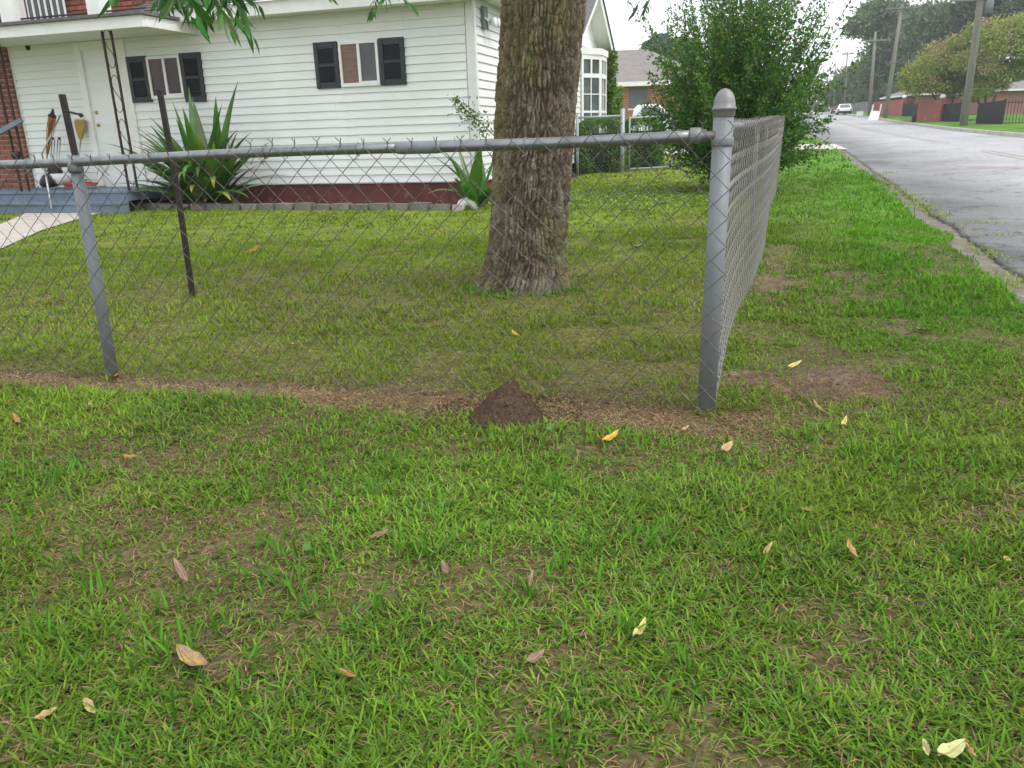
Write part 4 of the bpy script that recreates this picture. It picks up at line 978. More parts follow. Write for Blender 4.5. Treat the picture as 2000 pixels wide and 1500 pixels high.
# ------------------------------------------------------------------ big shrub by the street
SC=Vector((3.22,11.4,0)); SC.z=gz(SC.x,SC.y)
shrub=empty('big_shrub',SC,0,'tall loose dark green shrub swallowing the end of the side fence','shrub')
P=[];D=[];Ls=[];Cc=[];mb=MB(); r_=random.Random(3)
for i in range(430):
    a=r_.uniform(0,6.28); el=r_.betavariate(2.0,1.5)
    up=.30+1.23*el; 
    Lr=r_.uniform(.92,1.26)*(1.0+1.35*math.sin(up)**3) * (1 if r_.random()<.85 else 1.12)
    if up<.7: Lr*=.95
    d=Vector((math.cos(a)*math.cos(up),math.sin(a)*math.cos(up),math.sin(up)))
    b_=Vector((r_.gauss(0,.15),r_.gauss(0,.15),r_.uniform(.05,.5)))
    pts=[]; 
    for k in range(6):
        t=k/5; p=b_+d*Lr*t+Vector((0,0,(-.30*(1-el)*t*t)))+Vector((math.cos(a+1)*.08*math.sin(t*3+i),math.sin(a+1)*.08*math.sin(t*3),0)); p.z=max(p.z,.04); pts.append(p)
    if i%2==0: mb.tube(pts,[.010,.008,.006,.005,.0035,.002],4,cap=False)
    nl=112
    for k in range(nl):
        t=.22+.78*(k/nl)**.85; f_=t*5; j=min(4,int(f_)); p=pts[j].lerp(pts[j+1],f_-j)
        sp_=.10*(1.1-t)+.010
        p=p+Vector((r_.gauss(0,sp_),r_.gauss(0,sp_),r_.gauss(0,sp_)))
        dd=(pts[j+1]-pts[j]).normalized()*.7+Vector((r_.gauss(0,.7),r_.gauss(0,.7),r_.gauss(-.05,.6)))
        P.append(tuple(p));D.append(tuple(dd));Ls.append(r_.uniform(.035,.06)*(1.75-.75*t))
n=len(P); Cc=rcol(n,[(.04,.125,.018),(.065,.185,.022),(.11,.25,.03),(.25,.31,.03),(.26,.13,.03),(.08,.19,.07)],[.30,.33,.24,.07,.01,.05])
leafmesh('foliage',np.array(P),np.array(D),np.array(Ls),np.array(Ls)*.5,Cc,parent=shrub)
mb.build('stems',m_bark2,shrub)
# ------------------------------------------------------------------ far chain link fence with gate, hedges
m_galf=mat('far_galvanised',(.42,.45,.47),.5,(.33,.36,.38),5,metal=.2)
FY_=lambda px: 16.0+(px-1128)*.0045
def fg(px): 
    q=atY(px,300,FY_(px)); q.z=gz(q.x,q.y); return q
FF0=fg(1126); FF1=fg(1215)
def farpost(px,py,ptop,r,lab=None): 
    b_=fg(px); zt_=atY(px,ptop,b_.y).z; return b_,zt_
F3=empty('chain_link_fence',FF1,0,'far galvanised chain link fence in front of the clipped hedges','fence')
def rel(p): return Vector(p)-FF1
zr_=atY(1215,226,FF1.y).z
for px,py,tp,rr_ in ((1128,326,222,.025),(1215,322,212,.045),(1327,318,214,.045)):
    b_,zt_=farpost(px,py,tp,rr_); q=rel(b_); MB().tube([q-Vector((0,0,.05)),Vector((q.x,q.y,zt_-FF1.z))],rr_,10).build('post',m_galf,F3,True)
q0=rel(farpost(1128,326,226,0)[0]); 
MB().tube([Vector((q0.x,q0.y,atY(1128,230,FF0.y).z-FF1.z)),Vector((0,0,zr_-FF1.z))],.02,8).build('top_rail',m_galf,F3,True)
# mesh wires as far as they show
wm3=wiremesh(0,0,-1.02,True,8,m_wire2,.0013); wm3b=wiremesh(1,0,-1.02,True,9,m_wire2,.0013)
dd_=q0.copy(); dd_.z=0; Ln=dd_.length; ang=math.atan2(dd_.y,dd_.x)
for i in range(int(Ln/H2)):
    o=bpy.data.objects.new('wire',wm3 if i%2 else wm3b); link(o,F3); o.location=dd_*(i*H2/Ln)+Vector((0,-.03,zr_-FF1.z)); o.rotation_euler=(0,0,ang)
gl,gr=fg(1229),fg(1313)
GT=empty('gate',gl,0,'far chain link gate between the two galvanised posts','gate')
def relg(p): return Vector(p)-gl
ztg=atY(1229,230,gl.y).z-gl.z; gv=relg(gr); ztr=atY(1313,226,gr.y).z-gl.z
MB().tube([Vector((0,0,.05)),Vector((0,0,ztg)),Vector((gv.x,gv.y,ztr)),Vector((gv.x,gv.y,.05+gv.z)),Vector((0,0,.05))],.021,8).build('gate_frame',m_galf,GT,True)
Lg=math.hypot(gv.x,gv.y); ang=math.atan2(gv.y,gv.x)
for i in range(int(Lg/H2)):
    o=bpy.data.objects.new('wire',wm3 if i%2 else wm3b); link(o,GT); o.location=Vector((gv.x,gv.y,0))*(i*H2/Lg)+Vector((0,0,ztg-.03)); o.rotation_euler=(0,0,ang)
MB().box(gv.x-.05,gv.x+.09,gv.y-.03,gv.y+.0,ztr*.52,ztr*.52+.05).build('latch',m_cap,GT)
def boxhedge(px0,px1,py0,py1,dist,depth,name,label,cols,dens=5200,seed=1):
    a=atY(px0,py1,dist);b_=atY(px1,py0,dist); gz0=gz((a.x+b_.x)/2,dist); c=Vector(((a.x+b_.x)/2,dist+depth/2,gz0)); wd=(b_.x-a.x)/2; H=b_.z-gz0
    h=empty(name,c,0,label,'hedge','clipped hedges behind the far fence'); P=[];D=[]; q=np.random.default_rng(seed)
    th=q.uniform(0,2*np.pi,dens); ph=q.uniform(0,1,dens)
    e=.42
    cs,sn_=np.cos(th),np.sin(th); x=np.sign(cs)*np.abs(cs)**e*wd; y=np.sign(sn_)*np.abs(sn_)**e*depth/2
    top=q.random(dens)<.38; z=np.where(top,H,ph*H); k=np.where(top,np.sqrt(q.random(dens)),1-.08*np.clip((z/H-.75)*4,0,1)); x=x*k;y=y*k
    P=np.stack([x,y,z],1); P+=q.normal(0,.035,(dens,3)); P[:,2]*=1-.16*(np.abs(P[:,0])/wd)**3-.12*(np.abs(P[:,1])/(depth/2))**3; bump=.13*(fbm(P[:,0]*2.5+3,P[:,2]*2.5+P[:,1],seed,3)-.5)*2
    P[:,2]+=bump*(P[:,2]/H); P[:,1]+=bump; P[:,2]=np.clip(P[:,2],.03,9)
    Dn=np.stack([x/wd,y/depth*2,np.where(top,1,.2)],1)+q.normal(0,.7,(dens,3))
    leafmesh('foliage',P,Dn,q.uniform(.03,.06,dens),.03,rcol(dens,*cols),parent=h)
    mb=MB()
    for i in range(16):
        xx=random.uniform(-wd*.8,wd*.8); yy=random.uniform(-.3,.3)*depth; mb.tube([(xx*.7,yy,0),(xx,yy,H*.5),(xx*1.1,yy,H*.88)],[.02,.015,.006],5)
    mb.build('stems',m_bark2,h)
    # solid dark box filling the middle of the hedge
    mb=MB(); mb.box(-wd*.86,wd*.86,-depth*.42,depth*.42,.05,H*.78); mb.build('hedge_core',m_core,h)
m_core=mat('dark_core',(.022,.035,.014),1,(.012,.018,.008),12,bump=1,bscale=20)
hc=([(.10,.24,.04),(.15,.31,.055),(.22,.38,.08)],[.4,.4,.2])
boxhedge(1124,1220,237,320,16.45,.75,'clipped_hedge','rounded clipped hedge under the bay window',hc,9000,3)
boxhedge(1224,1297,233,318,17.3,1.1,'clipped_hedge','clipped hedge beside the gate, in front of the white pickup',hc,8000,4)
# vine on the far corner of the white house and small conifer-like shrub next to it
def blob(name,label,cat,px0,px1,py0,py1,Y,dep,n,cols,ls=.06,seed=1,parent=None):
    a=atY(px0,py1,Y);b_=atY(px1,py0,Y); c=Vector(((a.x+b_.x)/2,Y,gz((a.x+b_.x)/2,Y))); q=np.random.default_rng(seed)
    h=empty(name,c,0,label,cat); wd=(b_.x-a.x)/2; z0=a.z-c.z; z1=b_.z-c.z
    z=q.uniform(0,1,n); nzz=fbm(z*9,z*0+seed,5,3); rr_=np.sqrt(q.random(n))*(.55+.9*nzz); th=q.uniform(0,6.28,n)
    P=np.stack([rr_*np.cos(th)*wd,rr_*np.sin(th)*dep,z0+(z1-z0)*z],1)
    leafmesh('foliage',P,q.normal(0,1,(n,3))+np.array([0,0,.2]),q.uniform(.6,1.2,n)*ls,ls*.7,rcol(n,*cols),parent=h)
    MB().tube([(0,0,0),(.02,0,(z0+z1)*.5),(0,0,z1*.95)],[.03,.02,.006],5).build('stem',m_bark2,h)
    return h
vc=([(.10,.22,.03),(.16,.28,.04),(.06,.15,.03),(.28,.30,.05)],[.35,.3,.25,.1])
blob('climbing_vine','bright green vine climbing the far corner of the white house','vine',1180,1203,100,250,18.6,.25,2600,vc,.07,5)
blob('upright_shrub','yellow green upright shrub between the vine and the brick house','shrub',1198,1216,170,250,21.5,.4,2600,([(.16,.28,.04),(.26,.34,.06),(.08,.18,.03)],[.4,.3,.3]),.06,6)
MB().tube([hh for hh in (HE*.06+HN*8.42+Vector((0,0,.1)),HE*.06+HN*8.42+Vector((0,0,2.45)))],.035,8).build('downspout',m_white,house,True)
# arching vine branch at the near corner of the house
P=[];D=[];Ls=[]; pts=[atY(*q) for q in ((975,275,10.5),(950,250,10.4),(925,228,10.35),(903,208,10.3),(887,192,10.25))]
vb_=empty('vine_branch',pts[0],0,'leafy vine shoot arching across the near corner of the white wall','vine'); o0=pts[0]
MB().tube([p-o0 for p in pts],[.008,.006,.005,.004,.002],5).build('stem',m_bark2,vb_)
MB().tube([p-o0 for p in (pts[0],pts[0]+Vector((.10,.12,-.5)),pts[0]+Vector((.15,.2,-1.0)))],[.008,.009,.010],5).build('stem',m_bark2,vb_)
for k in range(380):
    t=random.random()**.8; f_=(1-t)*4; j=min(3,int(f_)); p=pts[j].lerp(pts[j+1],f_-j); w_=.035+.085*t
    P.append(tuple(p-o0+Vector((random.gauss(0,w_),random.gauss(0,w_*.6),random.gauss(-.01,w_*.9))))); D.append((random.gauss(0,1),random.gauss(0,1),random.gauss(-.4,.8))); Ls.append(random.uniform(.03,.055))
leafmesh('foliage',np.array(P),np.array(D),np.array(Ls),np.array(Ls)*.6,rcol(len(P),[(.07,.16,.03),(.12,.2,.05),(.2,.26,.08)],[.4,.4,.2]),parent=vb_)
# ------------------------------------------------------------------ brick house behind, pickup truck
def bricktex(name,c1,c2,mc,bw=.2,rh=.075,sc_=1.):
    m=bpy.data.materials.new(name); m.use_nodes=True; t=m.node_tree; b=t.nodes['Principled BSDF']; b.inputs['Roughness'].default_value=.9
    tc=t.nodes.new('ShaderNodeTexCoord'); sx=t.nodes.new('ShaderNodeSeparateXYZ'); ad=t.nodes.new('ShaderNodeMath'); ad.operation='ADD'; cx=t.nodes.new('ShaderNodeCombineXYZ')
    t.links.new(tc.outputs['Object'],sx.inputs[0]); t.links.new(sx.outputs[0],ad.inputs[0]); t.links.new(sx.outputs[1],ad.inputs[1]); t.links.new(ad.outputs[0],cx.inputs[0]); t.links.new(sx.outputs[2],cx.inputs[1])
    br=t.nodes.new('ShaderNodeTexBrick'); br.inputs['Color1'].default_value=(*c1,1); br.inputs['Color2'].default_value=(*c2,1); br.inputs['Mortar'].default_value=(*mc,1)
    br.inputs['Scale'].default_value=1; br.inputs['Brick Width'].default_value=bw; br.inputs['Row Height'].default_value=rh; br.inputs['Mortar Size'].default_value=.008
    t.links.new(cx.outputs[0],br.inputs['Vector']); t.links.new(br.outputs['Color'],b.inputs['Base Color'])
    bp=t.nodes.new('ShaderNodeBump'); bp.inputs['Strength'].default_value=.4; bp.inputs['Distance'].default_value=-.01; t.links.new(br.outputs['Fac'],bp.inputs['Height']); t.links.new(bp.outputs['Normal'],b.inputs['Normal']); return m
m_bk=bricktex('far_red_brick',(.42,.15,.085),(.30,.10,.06),(.46,.36,.28))
m_bk2=bricktex('far_pale_brick',(.36,.15,.12),(.28,.115,.09),(.38,.28,.24))
Yb=38.; B0_=atY(1205,165,Yb); bz=gz(B0_.x,Yb); ev=B0_.z
bh=empty('brick_house',(B0_.x,Yb,bz),math.radians(-6),'red brick house with brown hipped roof behind the white pickup','house')
Lw=3.9; eh=ev-bz
MB().box(-2,Lw,0,.2,-.3,eh-.12).box(Lw-.2,Lw,.2,9,-.3,eh-.12).box(-2,-1.8,.2,9,-.3,eh-.12).build('wall',m_bk,bh)
MB().box(-2.5,Lw+.5,-.55,-.5,eh-.12,eh+.06).box(-2.5,Lw+.5,-.5,.0,eh-.12,eh-.08).box(Lw+.45,Lw+.5,-.5,9.5,eh-.12,eh+.06).build('fascia',m_trim,bh)
rx=atY(1240,108,Yb+4.5); rxl=rx.x-B0_.x; rz=rx.z-bz
mb=MB(); ea=[(-2.5,-.55,eh+.06),(Lw+.5,-.55,eh+.06),(Lw+.5,9.5,eh+.06),(-2.5,9.5,eh+.06)]; ra=(-.3,4.5,rz+.25);rb_=(rxl+.1,4.5,rz+.25)
mb.add([*ea,ra,rb_],[(0,1,5,4),(1,2,5),(2,3,4,5),(3,0,4)]); mb.build('roof',m_shingleb,bh)
w0=atY(1231,168,Yb).x-B0_.x; w1=atY(1263,168,Yb).x-B0_.x; wz0=atY(1240,212,Yb).z-bz
wn=empty('window'); wn.parent=bh
MB().box(w0,w1,-.03,.0,wz0,eh-.16).build('screen',m_screen,wn)
MB().box(w0-.04,w0,-.05,.0,wz0,eh-.16).box(w1,w1+.04,-.05,.0,wz0,eh-.16).box(w0,w1,-.045,-.03,(wz0+eh)/2-.1,(wz0+eh)/2-.05).build('window_frame',m_screen,wn)
MB().box(w0-.1,w1+.1,-.08,.0,wz0-.07,wz0).build('sill',m_trim,wn)
# pickup truck, seen from its right/left side, facing right
m_tw=mat('white_truck_paint',(.82,.83,.85),.25,(.78,.79,.82),2,spec=.6)
m_tg=glassmat('vehicle_glass',(.16,.19,.20),.06); m_tyre=mat('black_rubber',(.02,.02,.02),.85); m_rim=mat('grey_rim',(.35,.35,.37),.35,metal=.6); m_blk=mat('black_plastic',(.02,.02,.022),.6)
Yt=31.; t0=atY(1234,204,Yt); tz=gz(t0.x+1,Yt)
tr=empty('pickup_truck',(t0.x,Yt,tz),math.radians(-8),'white pickup truck parked nose to the right behind the far gate','pickup truck')
hh=t0.z-tz
def loft(secs,name,m,parent,smooth=False):
    """secs: list of (x, [(y,z)...]) closed rings"""
    mb=MB(); n=len(secs[0][1]); V=[(x,y,z) for x,r in secs for y,z in r]; F=[]
    for i in range(len(secs)-1):
        for k in range(n): F.append((i*n+k,i*n+(k+1)%n,(i+1)*n+(k+1)%n,(i+1)*n+k))
    F+=[tuple(range(n)),tuple(range((len(secs)-1)*n,len(secs)*n))[::-1]]
    mb.add(V,F); return mb.build(name,m,parent,smooth)
def bodyside(poly,y0,y1,inset,name,m,parent,bev=.03):
    mb=MB(); n=len(poly); V=[(x,y0,z) for x,z in poly]+[(x,y1,z) for x,z in poly]
    mb.add(V,[tuple(range(n)),tuple(range(2*n-1,n-1,-1))]+[(i,(i+1)%n,(i+1)%n+n,i+n) for i in range(n)]); return mb.build(name,m,parent,bevel=bev)
s_=hh/1.78
def sc2(pl): return [(x*s_,z*s_) for x,z in pl]
def arch(cx,r,x0=None): return [(cx+r*math.cos(t_),.36+r*math.sin(t_)) for t_ in np.linspace(math.pi-.1,.1,9)][::-1]
low=[(-1.95,.45)]+[(-1.95,1.08),(.0,1.10),(1.75,1.08),(2.95,1.0),(3.15,.85),(3.18,.45)]+arch(2.35,.42)+arch(-.85,.42)
bodyside(sc2(low),0,1.75*s_,0,'body',m_tw,tr,.04)
cab=[(.02,1.09),(.10,1.60),(.22,1.74),(.40,1.78),(1.05,1.77),(1.25,1.70),(1.85,1.08)]
bodyside(sc2(cab),.10*s_,1.65*s_,0,'cab',m_tw,tr,.06)
bodyside(sc2([(.42,1.12),(.42,1.54),(.50,1.62),(1.0,1.62),(1.12,1.58),(1.52,1.12)]),.085*s_,.098*s_,0,'side_window',m_tg,tr,0)
MB().add([Vector(q)*s_ for q in ((1.30,.2,1.70),(1.30,1.55,1.70),(1.88,1.6,1.10),(1.88,.15,1.10),(1.27,.2,1.69),(1.27,1.55,1.69),(1.84,1.6,1.085),(1.84,.15,1.085))],[(0,1,2,3),(7,6,5,4),(0,4,5,1),(1,5,6,2),(2,6,7,3),(3,7,4,0)]).build('windscreen',m_tg,tr)
def wheels(parent,xs,ys,r,w_):
    for x in xs:
        for y in ys:
            wh=empty('wheel'); wh.parent=parent; wh.location=(x,y,r)
            MB().lathe([(r*.62,-w_/2),(r*.95,-w_/2),(r,-w_*.35),(r,w_*.35),(r*.95,w_/2),(r*.62,w_/2)],(0,0,0),20,'y').build('tyre',m_tyre,wh,True)
            MB().lathe([(r*.6,-w_/2-.005),(r*.55,-w_*.3),(r*.15,-w_*.35),(r*.12,-w_*.5)],(0,0,0),14,'y').build('rim',m_rim,wh,True)
wheels(tr,(2.35*s_,-.85*s_),(.12*s_,1.63*s_),.34*s_,.22)
MB().box(1.42*s_,1.6*s_,-.16*s_,.06*s_,1.16*s_,1.33*s_).build('wing_mirror',m_blk,tr,bevel=.02)
MB().box(.95*s_,1.1*s_,-.02,.0,.93*s_,.97*s_).build('door_handle',m_blk,tr)
MB().box(3.15*s_,3.25*s_,.05,1.7*s_,.40*s_,.58*s_).build('bumper',m_rim,tr,bevel=.02)
MB().box(3.05*s_,3.17*s_,.05,.35*s_,.68*s_,.85*s_).build('headlight',m_tg,tr,bevel=.02)
MB().box(3.05*s_,3.17*s_,1.4*s_,1.7*s_,.68*s_,.85*s_).build('headlight',m_tg,tr,bevel=.02)
# ------------------------------------------------------------------ cars down the street
def car(px,py,wpx,hpx,name,label,paint,yaw):
    p=gnd(px,py); d=(p-CAM).dot(Fw); W=wpx/FPX*d*.97; H=hpx/FPX*d*.95
    c=empty(name,p,yaw,label,'car'); L=W*2.4
    # rear faces the viewer (-y); cross sections along y
    def ring(w,z0,z1,zt,wt):
        return [(-w,z0),(-w,z1),(-wt,zt),(wt,zt),(w,z1),(w,z0)]
    w2=W/2; S_=[(0,.30,.52),(.08,.2,.62),(.5,.2,.62),(L-.6,.2,.6),(L-.1,.22,.5),(L,.3,.42)]
    mb=MB(); V=[];F=[]; n=8
    for y,z0,zs in S_:
        k=.94 if y in (0,L) else 1
        V+=[(x*k,y,z) for x,z in ((-w2*.9,z0*H*.9),(-w2,z0*H+.08*H),(-w2,zs*H*.92),(-w2*.93,zs*H),(w2*.93,zs*H),(w2,zs*H*.92),(w2,z0*H+.08*H),(w2*.9,z0*H*.9))]
    for i in range(len(S_)-1):
        for k in range(n): F.append((i*n+k,i*n+(k+1)%n,(i+1)*n+(k+1)%n,(i+1)*n+k))
    F+=[tuple(range(n)),tuple(range((len(S_)-1)*n,len(S_)*n))[::-1]]
    mb.add(V,F).build('body',paint,c,bevel=.03)
    g_=MB(); V=[]
    for y,z,w_ in ((.12,.60,.90),(.55,.97,.72),(1.2,1.0,.74),(L*.52,.97,.72),(L*.68,.60,.9)):
        V+=[(-w2*w_,y,z*H if z<.7 else z*H),(w2*w_,y,z*H)]
    cabv=[];F=[]
    for y,z,w_ in ((.10,.60,.88),(.50,.96,.70),(1.1,1.0,.72),(L*.50,.97,.70),(L*.68,.60,.88)):
        cabv.append([(-w2*.9,y,.58*H),(-w2*w_,y,z*H),(w2*w_,y,z*H),(w2*.9,y,.58*H)])
    Vf=[q for r in cabv for q in r]
    for i in range(4):
        for k in range(4): F.append((i*4+k,i*4+(k+1)%4,(i+1)*4+(k+1)%4,(i+1)*4+k))
    F+=[(0,1,2,3),(19,18,17,16)]
    MB().add(Vf,F).build('cabin',paint,c,bevel=.02)
    MB().add([(-w2*.70,.15,.65*H),(w2*.70,.15,.65*H),(w2*.60,.44,.91*H),(-w2*.60,.44,.91*H),(-w2*.70,.10,.66*H),(w2*.70,.10,.66*H),(w2*.60,.40,.93*H),(-w2*.60,.40,.93*H)],[(0,1,2,3),(4,7,6,5),(0,4,5,1),(1,5,6,2),(2,6,7,3),(3,7,4,0)]).build('rear_window',m_tg,c)
    MB().box(-w2*.98,w2*.98,-.08,.06,.17*H,.36*H).build('bumper',m_blk if paint is m_tw else paint,c,bevel=.03)
    MB().box(-w2*.95,-w2*.72,-.02,.06,.40*H,.55*H).build('tail_light',m_tail,c); MB().box(w2*.72,w2*.95,-.02,.06,.40*H,.55*H).build('tail_light',m_tail,c)
    MB().box(-.16,.16,-.012,.02,.40*H,.50*H).build('number_plate',m_trim,c)
    wheels_=((-w2*.86,.7),(w2*.86,.7),(-w2*.86,L-.8),(w2*.86,L-.8))
    for x,y in wheels_: 
        wh=empty('wheel'); wh.parent=c; wh.location=(x,y,.2*H)
        MB().lathe([(.12*H,-.09),(.2*H,-.08),(.2*H,.08),(.12*H,.09)],(0,0,0),14,'x').build('tyre',m_tyre,wh,True)
    return c
m_tail=mat('red_tail_light',(.35,.02,.02),.3)
m_dk=mat('dark_car_paint',(.02,.022,.03),.3,spec=.6); 
yaw_=-math.radians(19)
car(1649,224.5,28,22,'parked_car','white car parked far down the street with its back to the viewer',m_tw,yaw_)
car(1630,222,12,14,'parked_car','small dark car just left of the far white car',m_dk,yaw_)
# ------------------------------------------------------------------ red walls, black fences, houses across the street
m_red=mat('dark_red_painted_block',(.33,.115,.095),.85,(.27,.09,.075),2,bump=.2,spots=((.36,.2,.17),1.5,.62))
m_bf=mat('black_iron_fence',(.012,.013,.015),.6)
def wallthing(a,b_,hz,name,label,m,cat='wall',th=.2,cap=True,pier=None):
    A=gnd(*a);B=gnd(*b_); B=Vector((B.x,B.y,A.z+(B.z-A.z))); d=B-A; L_=math.hypot(d.x,d.y); r=empty(name,A,math.atan2(d.y,d.x),label,cat)
    H=atY(a[0],hz,A.y).z-A.z
    MB().box(0,L_,0,th,-.3,H).build('wall',m,r)
    if cap: MB().box(-.02,L_+.02,-.02,th+.02,H,H+.05).build('coping',m,r)
    if pier is not None:
        MB().box(L_*pier-.18,L_*pier+.18,-.06,th+.06,-.2,H+.12).build('pier',m,r)
        MB().lathe([(.11,H+.12),(.17,H+.18),(.17,H+.26),(.09,H+.36),(.01,H+.39)],(L_*pier,th/2,0),12).build('ball_finial',m_trim,r,True)
    return r
wallthing((1703,228.5),(1760,229.5),201,'red_wall','longer dark red wall behind the leaning utility pole',m_red,pier=1.0)
wallthing((1789,239.5),(1832,240.3),200,'red_wall','dark red wall end with dark round bin leaning at its foot',m_red,pier=1.0)
wallthing((1634,220),(1692,221),206,'grey_wall','low grey wall beyond the far white car',mat('grey_block',(.22,.22,.22),.9,(.16,.16,.17),2))
def bars(a,b_,hz,hz2,label,gap=.11,post=.05,name='iron_fence',bw=.018):
    A=gnd(*a);B=gnd(*b_); d=B-A; L_=math.hypot(d.x,d.y); r=empty(name,A,math.atan2(d.y,d.x),label,'fence')
    H=atY(a[0],hz,A.y).z-A.z; sl=(B.z-A.z)/L_; H2_=atY(b_[0],hz2,B.y).z-B.z; k=(H2_-H)/L_
    for z in (.12,1.0): MB().bar((0,0,z*H if z<.5 else H-.06),(L_,0,(z*H2_ if z<.5 else H2_-.06)+sl*L_),.03,.03).build('rail',m_bf,r)
    me=MB().box(-bw/2,bw/2,-bw/2,bw/2,0,1).mesh('bar',m_bf); n_=min(150,int(L_/gap))
    for i in range(n_+1):
        x=L_*i/n_; o=bpy.data.objects.new('bar',me); link(o,r); o.location=(x,0,sl*x+.05); o.scale=(1,1,H+k*x)
    for x in (0,L_): MB().box(x-post/2,x+post/2,-post/2,post/2,-.05+sl*x,H+k*x+.1+sl*x).build('post',m_bf,r)
    return r
bars((1834,240),(1872,241.5),206,203,'black iron fence between the red wall end and the near utility pole',.06,bw=.045)
bars((1762,229.5),(1778,230),204,204,'black iron gate panel right of the longer red wall',.08,bw=.05)
bars((1779,230.5),(1789,231),205,205,'black iron panel just left of the red wall end',.08,bw=.05)
bars((1907,245.5),(1956,247),204,198,'dense black iron panel right of the near utility pole',.07,bw=.055,post=.08)
bars((1957,246.5),(2060,243),198,195,'see-through black iron railing at the right edge of the photo',.14)
p=gnd(1784,243); MB().lathe([(.28,-.07),(.36,-.05),(.36,.05),(.28,.07)],(0,0,0),18,'y').build('round_bin_lid',m_blk,None,True)
o=bpy.data.objects['round_bin_lid']; o.location=p+Vector((0,0,.33)); o.rotation_euler=(0,0,.9); tag(o,'dark round tyre leaning on the left end of the nearer red wall','tyre'); o.name='old_tyre'
def fhouse(px0,px1,Y,pye,pyr,name,label,m,dep=9,rot=-8):
    a=atY(px0,pye,Y);b_=atY(px1,pye,Y); z0=gz((a.x+b_.x)/2,Y)-.3; r=empty(name,(a.x,Y,z0),math.radians(rot),label,'house'); L_=b_.x-a.x; H=a.z-z0; R_=atY((px0+px1)/2,pyr,Y+dep/2).z-z0
    MB().box(0,L_,0,dep,0,H).build('wall',m,r)
    MB().box(-.5,L_+.5,-.55,-.5,H-.02,H+.10).box(-.55,-.5,-.5,dep+.5,H-.02,H+.10).build('fascia',m_trim,r)
    mb=MB(); mb.add([(-.5,-.5,H+.1),(L_+.5,-.5,H+.1),(L_+.5,dep+.5,H+.1),(-.5,dep+.5,H+.1),(dep*.45,dep/2,R_),(max(dep*.5,L_-dep*.45),dep/2,R_)],[(0,1,5,4),(1,2,5),(2,3,4,5),(3,0,4),(0,3,2,1)]); mb.build('roof',m_shingleb,r)
    for k in (.3,.72):
        f=empty('window'); f.parent=r; x=L_*k
        MB().box(x-.5,x+.5,-.03,0,1.0,H-.5).build('pane',m_pane,f); MB().box(x-.56,x+.56,-.06,0,.92,1.0).build('sill',m_trim,f)
    return r
fhouse(1950,2300,60,178,130,'brick_house','brick house with pale gutter at the right edge, behind the see-through railing',m_bk2,rot=2)
fhouse(1790,1935,66,186,150,'brick_house','low pinkish brick house under the brownish crepe trees',m_bk2,dep=7)
# white sign-like chair and box by the kerb
p=gnd(1706,234.5); ch=empty('folding_table',p,-.3,'white folding table tipped on its side at the far kerb, two legs up','table')
MB().add([(-.42,-.25,0),(.30,-.1,0),(.45,.15,.62),(-.22,.0,.68),(-.42,-.21,-.0),(.30,-.06,0),(.45,.19,.62),(-.22,.04,.68)],[(0,1,2,3),(4,7,6,5),(0,4,5,1),(1,5,6,2),(2,6,7,3),(3,7,4,0)]).build('table_top',m_white,ch)
for x in (-.17,.38): MB().bar((x,.1,.55),(x+.06,.1,1.12),.09,.05).build('leg',m_white,ch)
p=gnd(1679,227.5); bx=empty('white_box',p,-.2,'small white box standing by the far kerb beyond the tipped table','box'); MB().box(-.25,.25,-.2,.2,0,.42).build('carton',m_white,bx,bevel=.02); MB().box(-.27,.27,-.22,.22,.42,.47).build('lid',m_white,bx)
# ------------------------------------------------------------------ utility poles and wires
m_pole=mat('weathered_pole',(.24,.235,.19),.95,(.16,.155,.125),3,bump=.4,stretch=(1,1,.1))
def pole(b_,t_,H,w_,label,arm=None,extra=0):
    B=gnd(*b_); T=atY(t_[0],t_[1],B.y); d=(T-B); d=d*(H/d.z) if H else d
    r=empty('utility_pole',B,0,label,'utility pole','utility poles along the far side of the street'); MB().tube([Vector((0,0,-.3)),d*.5,d],[w_/2,w_*.45,w_*.33],12).build('pole',m_pole,r,True)
    tp=B+d
    if arm:
        for k,(z,L_) in enumerate(arm):
            c=d*z; MB().bar(c+Vector((-L_/2,.0,0)),c+Vector((L_/2,-.3,0)),.10,.12).build('cross_arm',m_pole,r)
            for q in (-.45,-.2,.2,.45): MB().lathe([(.03,0),(.06,.05),(.04,.12),(.05,.16),(.01,.2)],tuple(c+Vector((L_*q,-.15,.05))),8).build('insulator',m_galvp,r,True)
    return B,d
Pa,da=pole((1881,250),(1914,12),9.0,.35,'nearest utility pole with transformer arms, in front of the brownish crepe trees',arm=((.63,2.6),(.97,2.4)))
Pb,db=pole((1728,233),(1762,8),None,.31,'leaning utility pole with one cross arm, by the longer red wall',arm=((.965,2.2),))
Pc,dc=pole((1697,229),(1710,62),None,.29,'utility pole with low cross arm behind the tipped white table',arm=((.9,2.4),))
Pd,dd2=pole((1649,222),(1655,102),None,.18,'thin distant utility pole above the far white car',arm=((.97,1.2),))
Pe,de=pole((1628,222),(1632,118),None,.12,'thinnest distant utility pole above the small dark car')
tf=empty('transformer',Pa+da*.60,0,'grey transformer can hanging on the nearest utility pole','transformer'); MB().lathe([(.05,-.36),(.2,-.34),(.2,.3),(.15,.36),(.03,.38)],(.34,-.1,0),12).build('can',m_galvp,tf,True); MB().lathe([(.03,.36),(.05,.4),(.03,.48)],(.34,-.1,0),8).build('bushing',m_galvp,tf,True)
def wirespan(A,B,sag,name,label,off=(0,)):
    r=empty(name,A,0,label,'power line')
    for o_ in off:
        pts=[]
        for i in range(13):
            t=i/12; p=A.lerp(B,t)-A+Vector((o_,0,-sag*4*t*(1-t))); pts.append(p)
        MB().tube(pts,.022,4).build('cable',m_blk2,r)
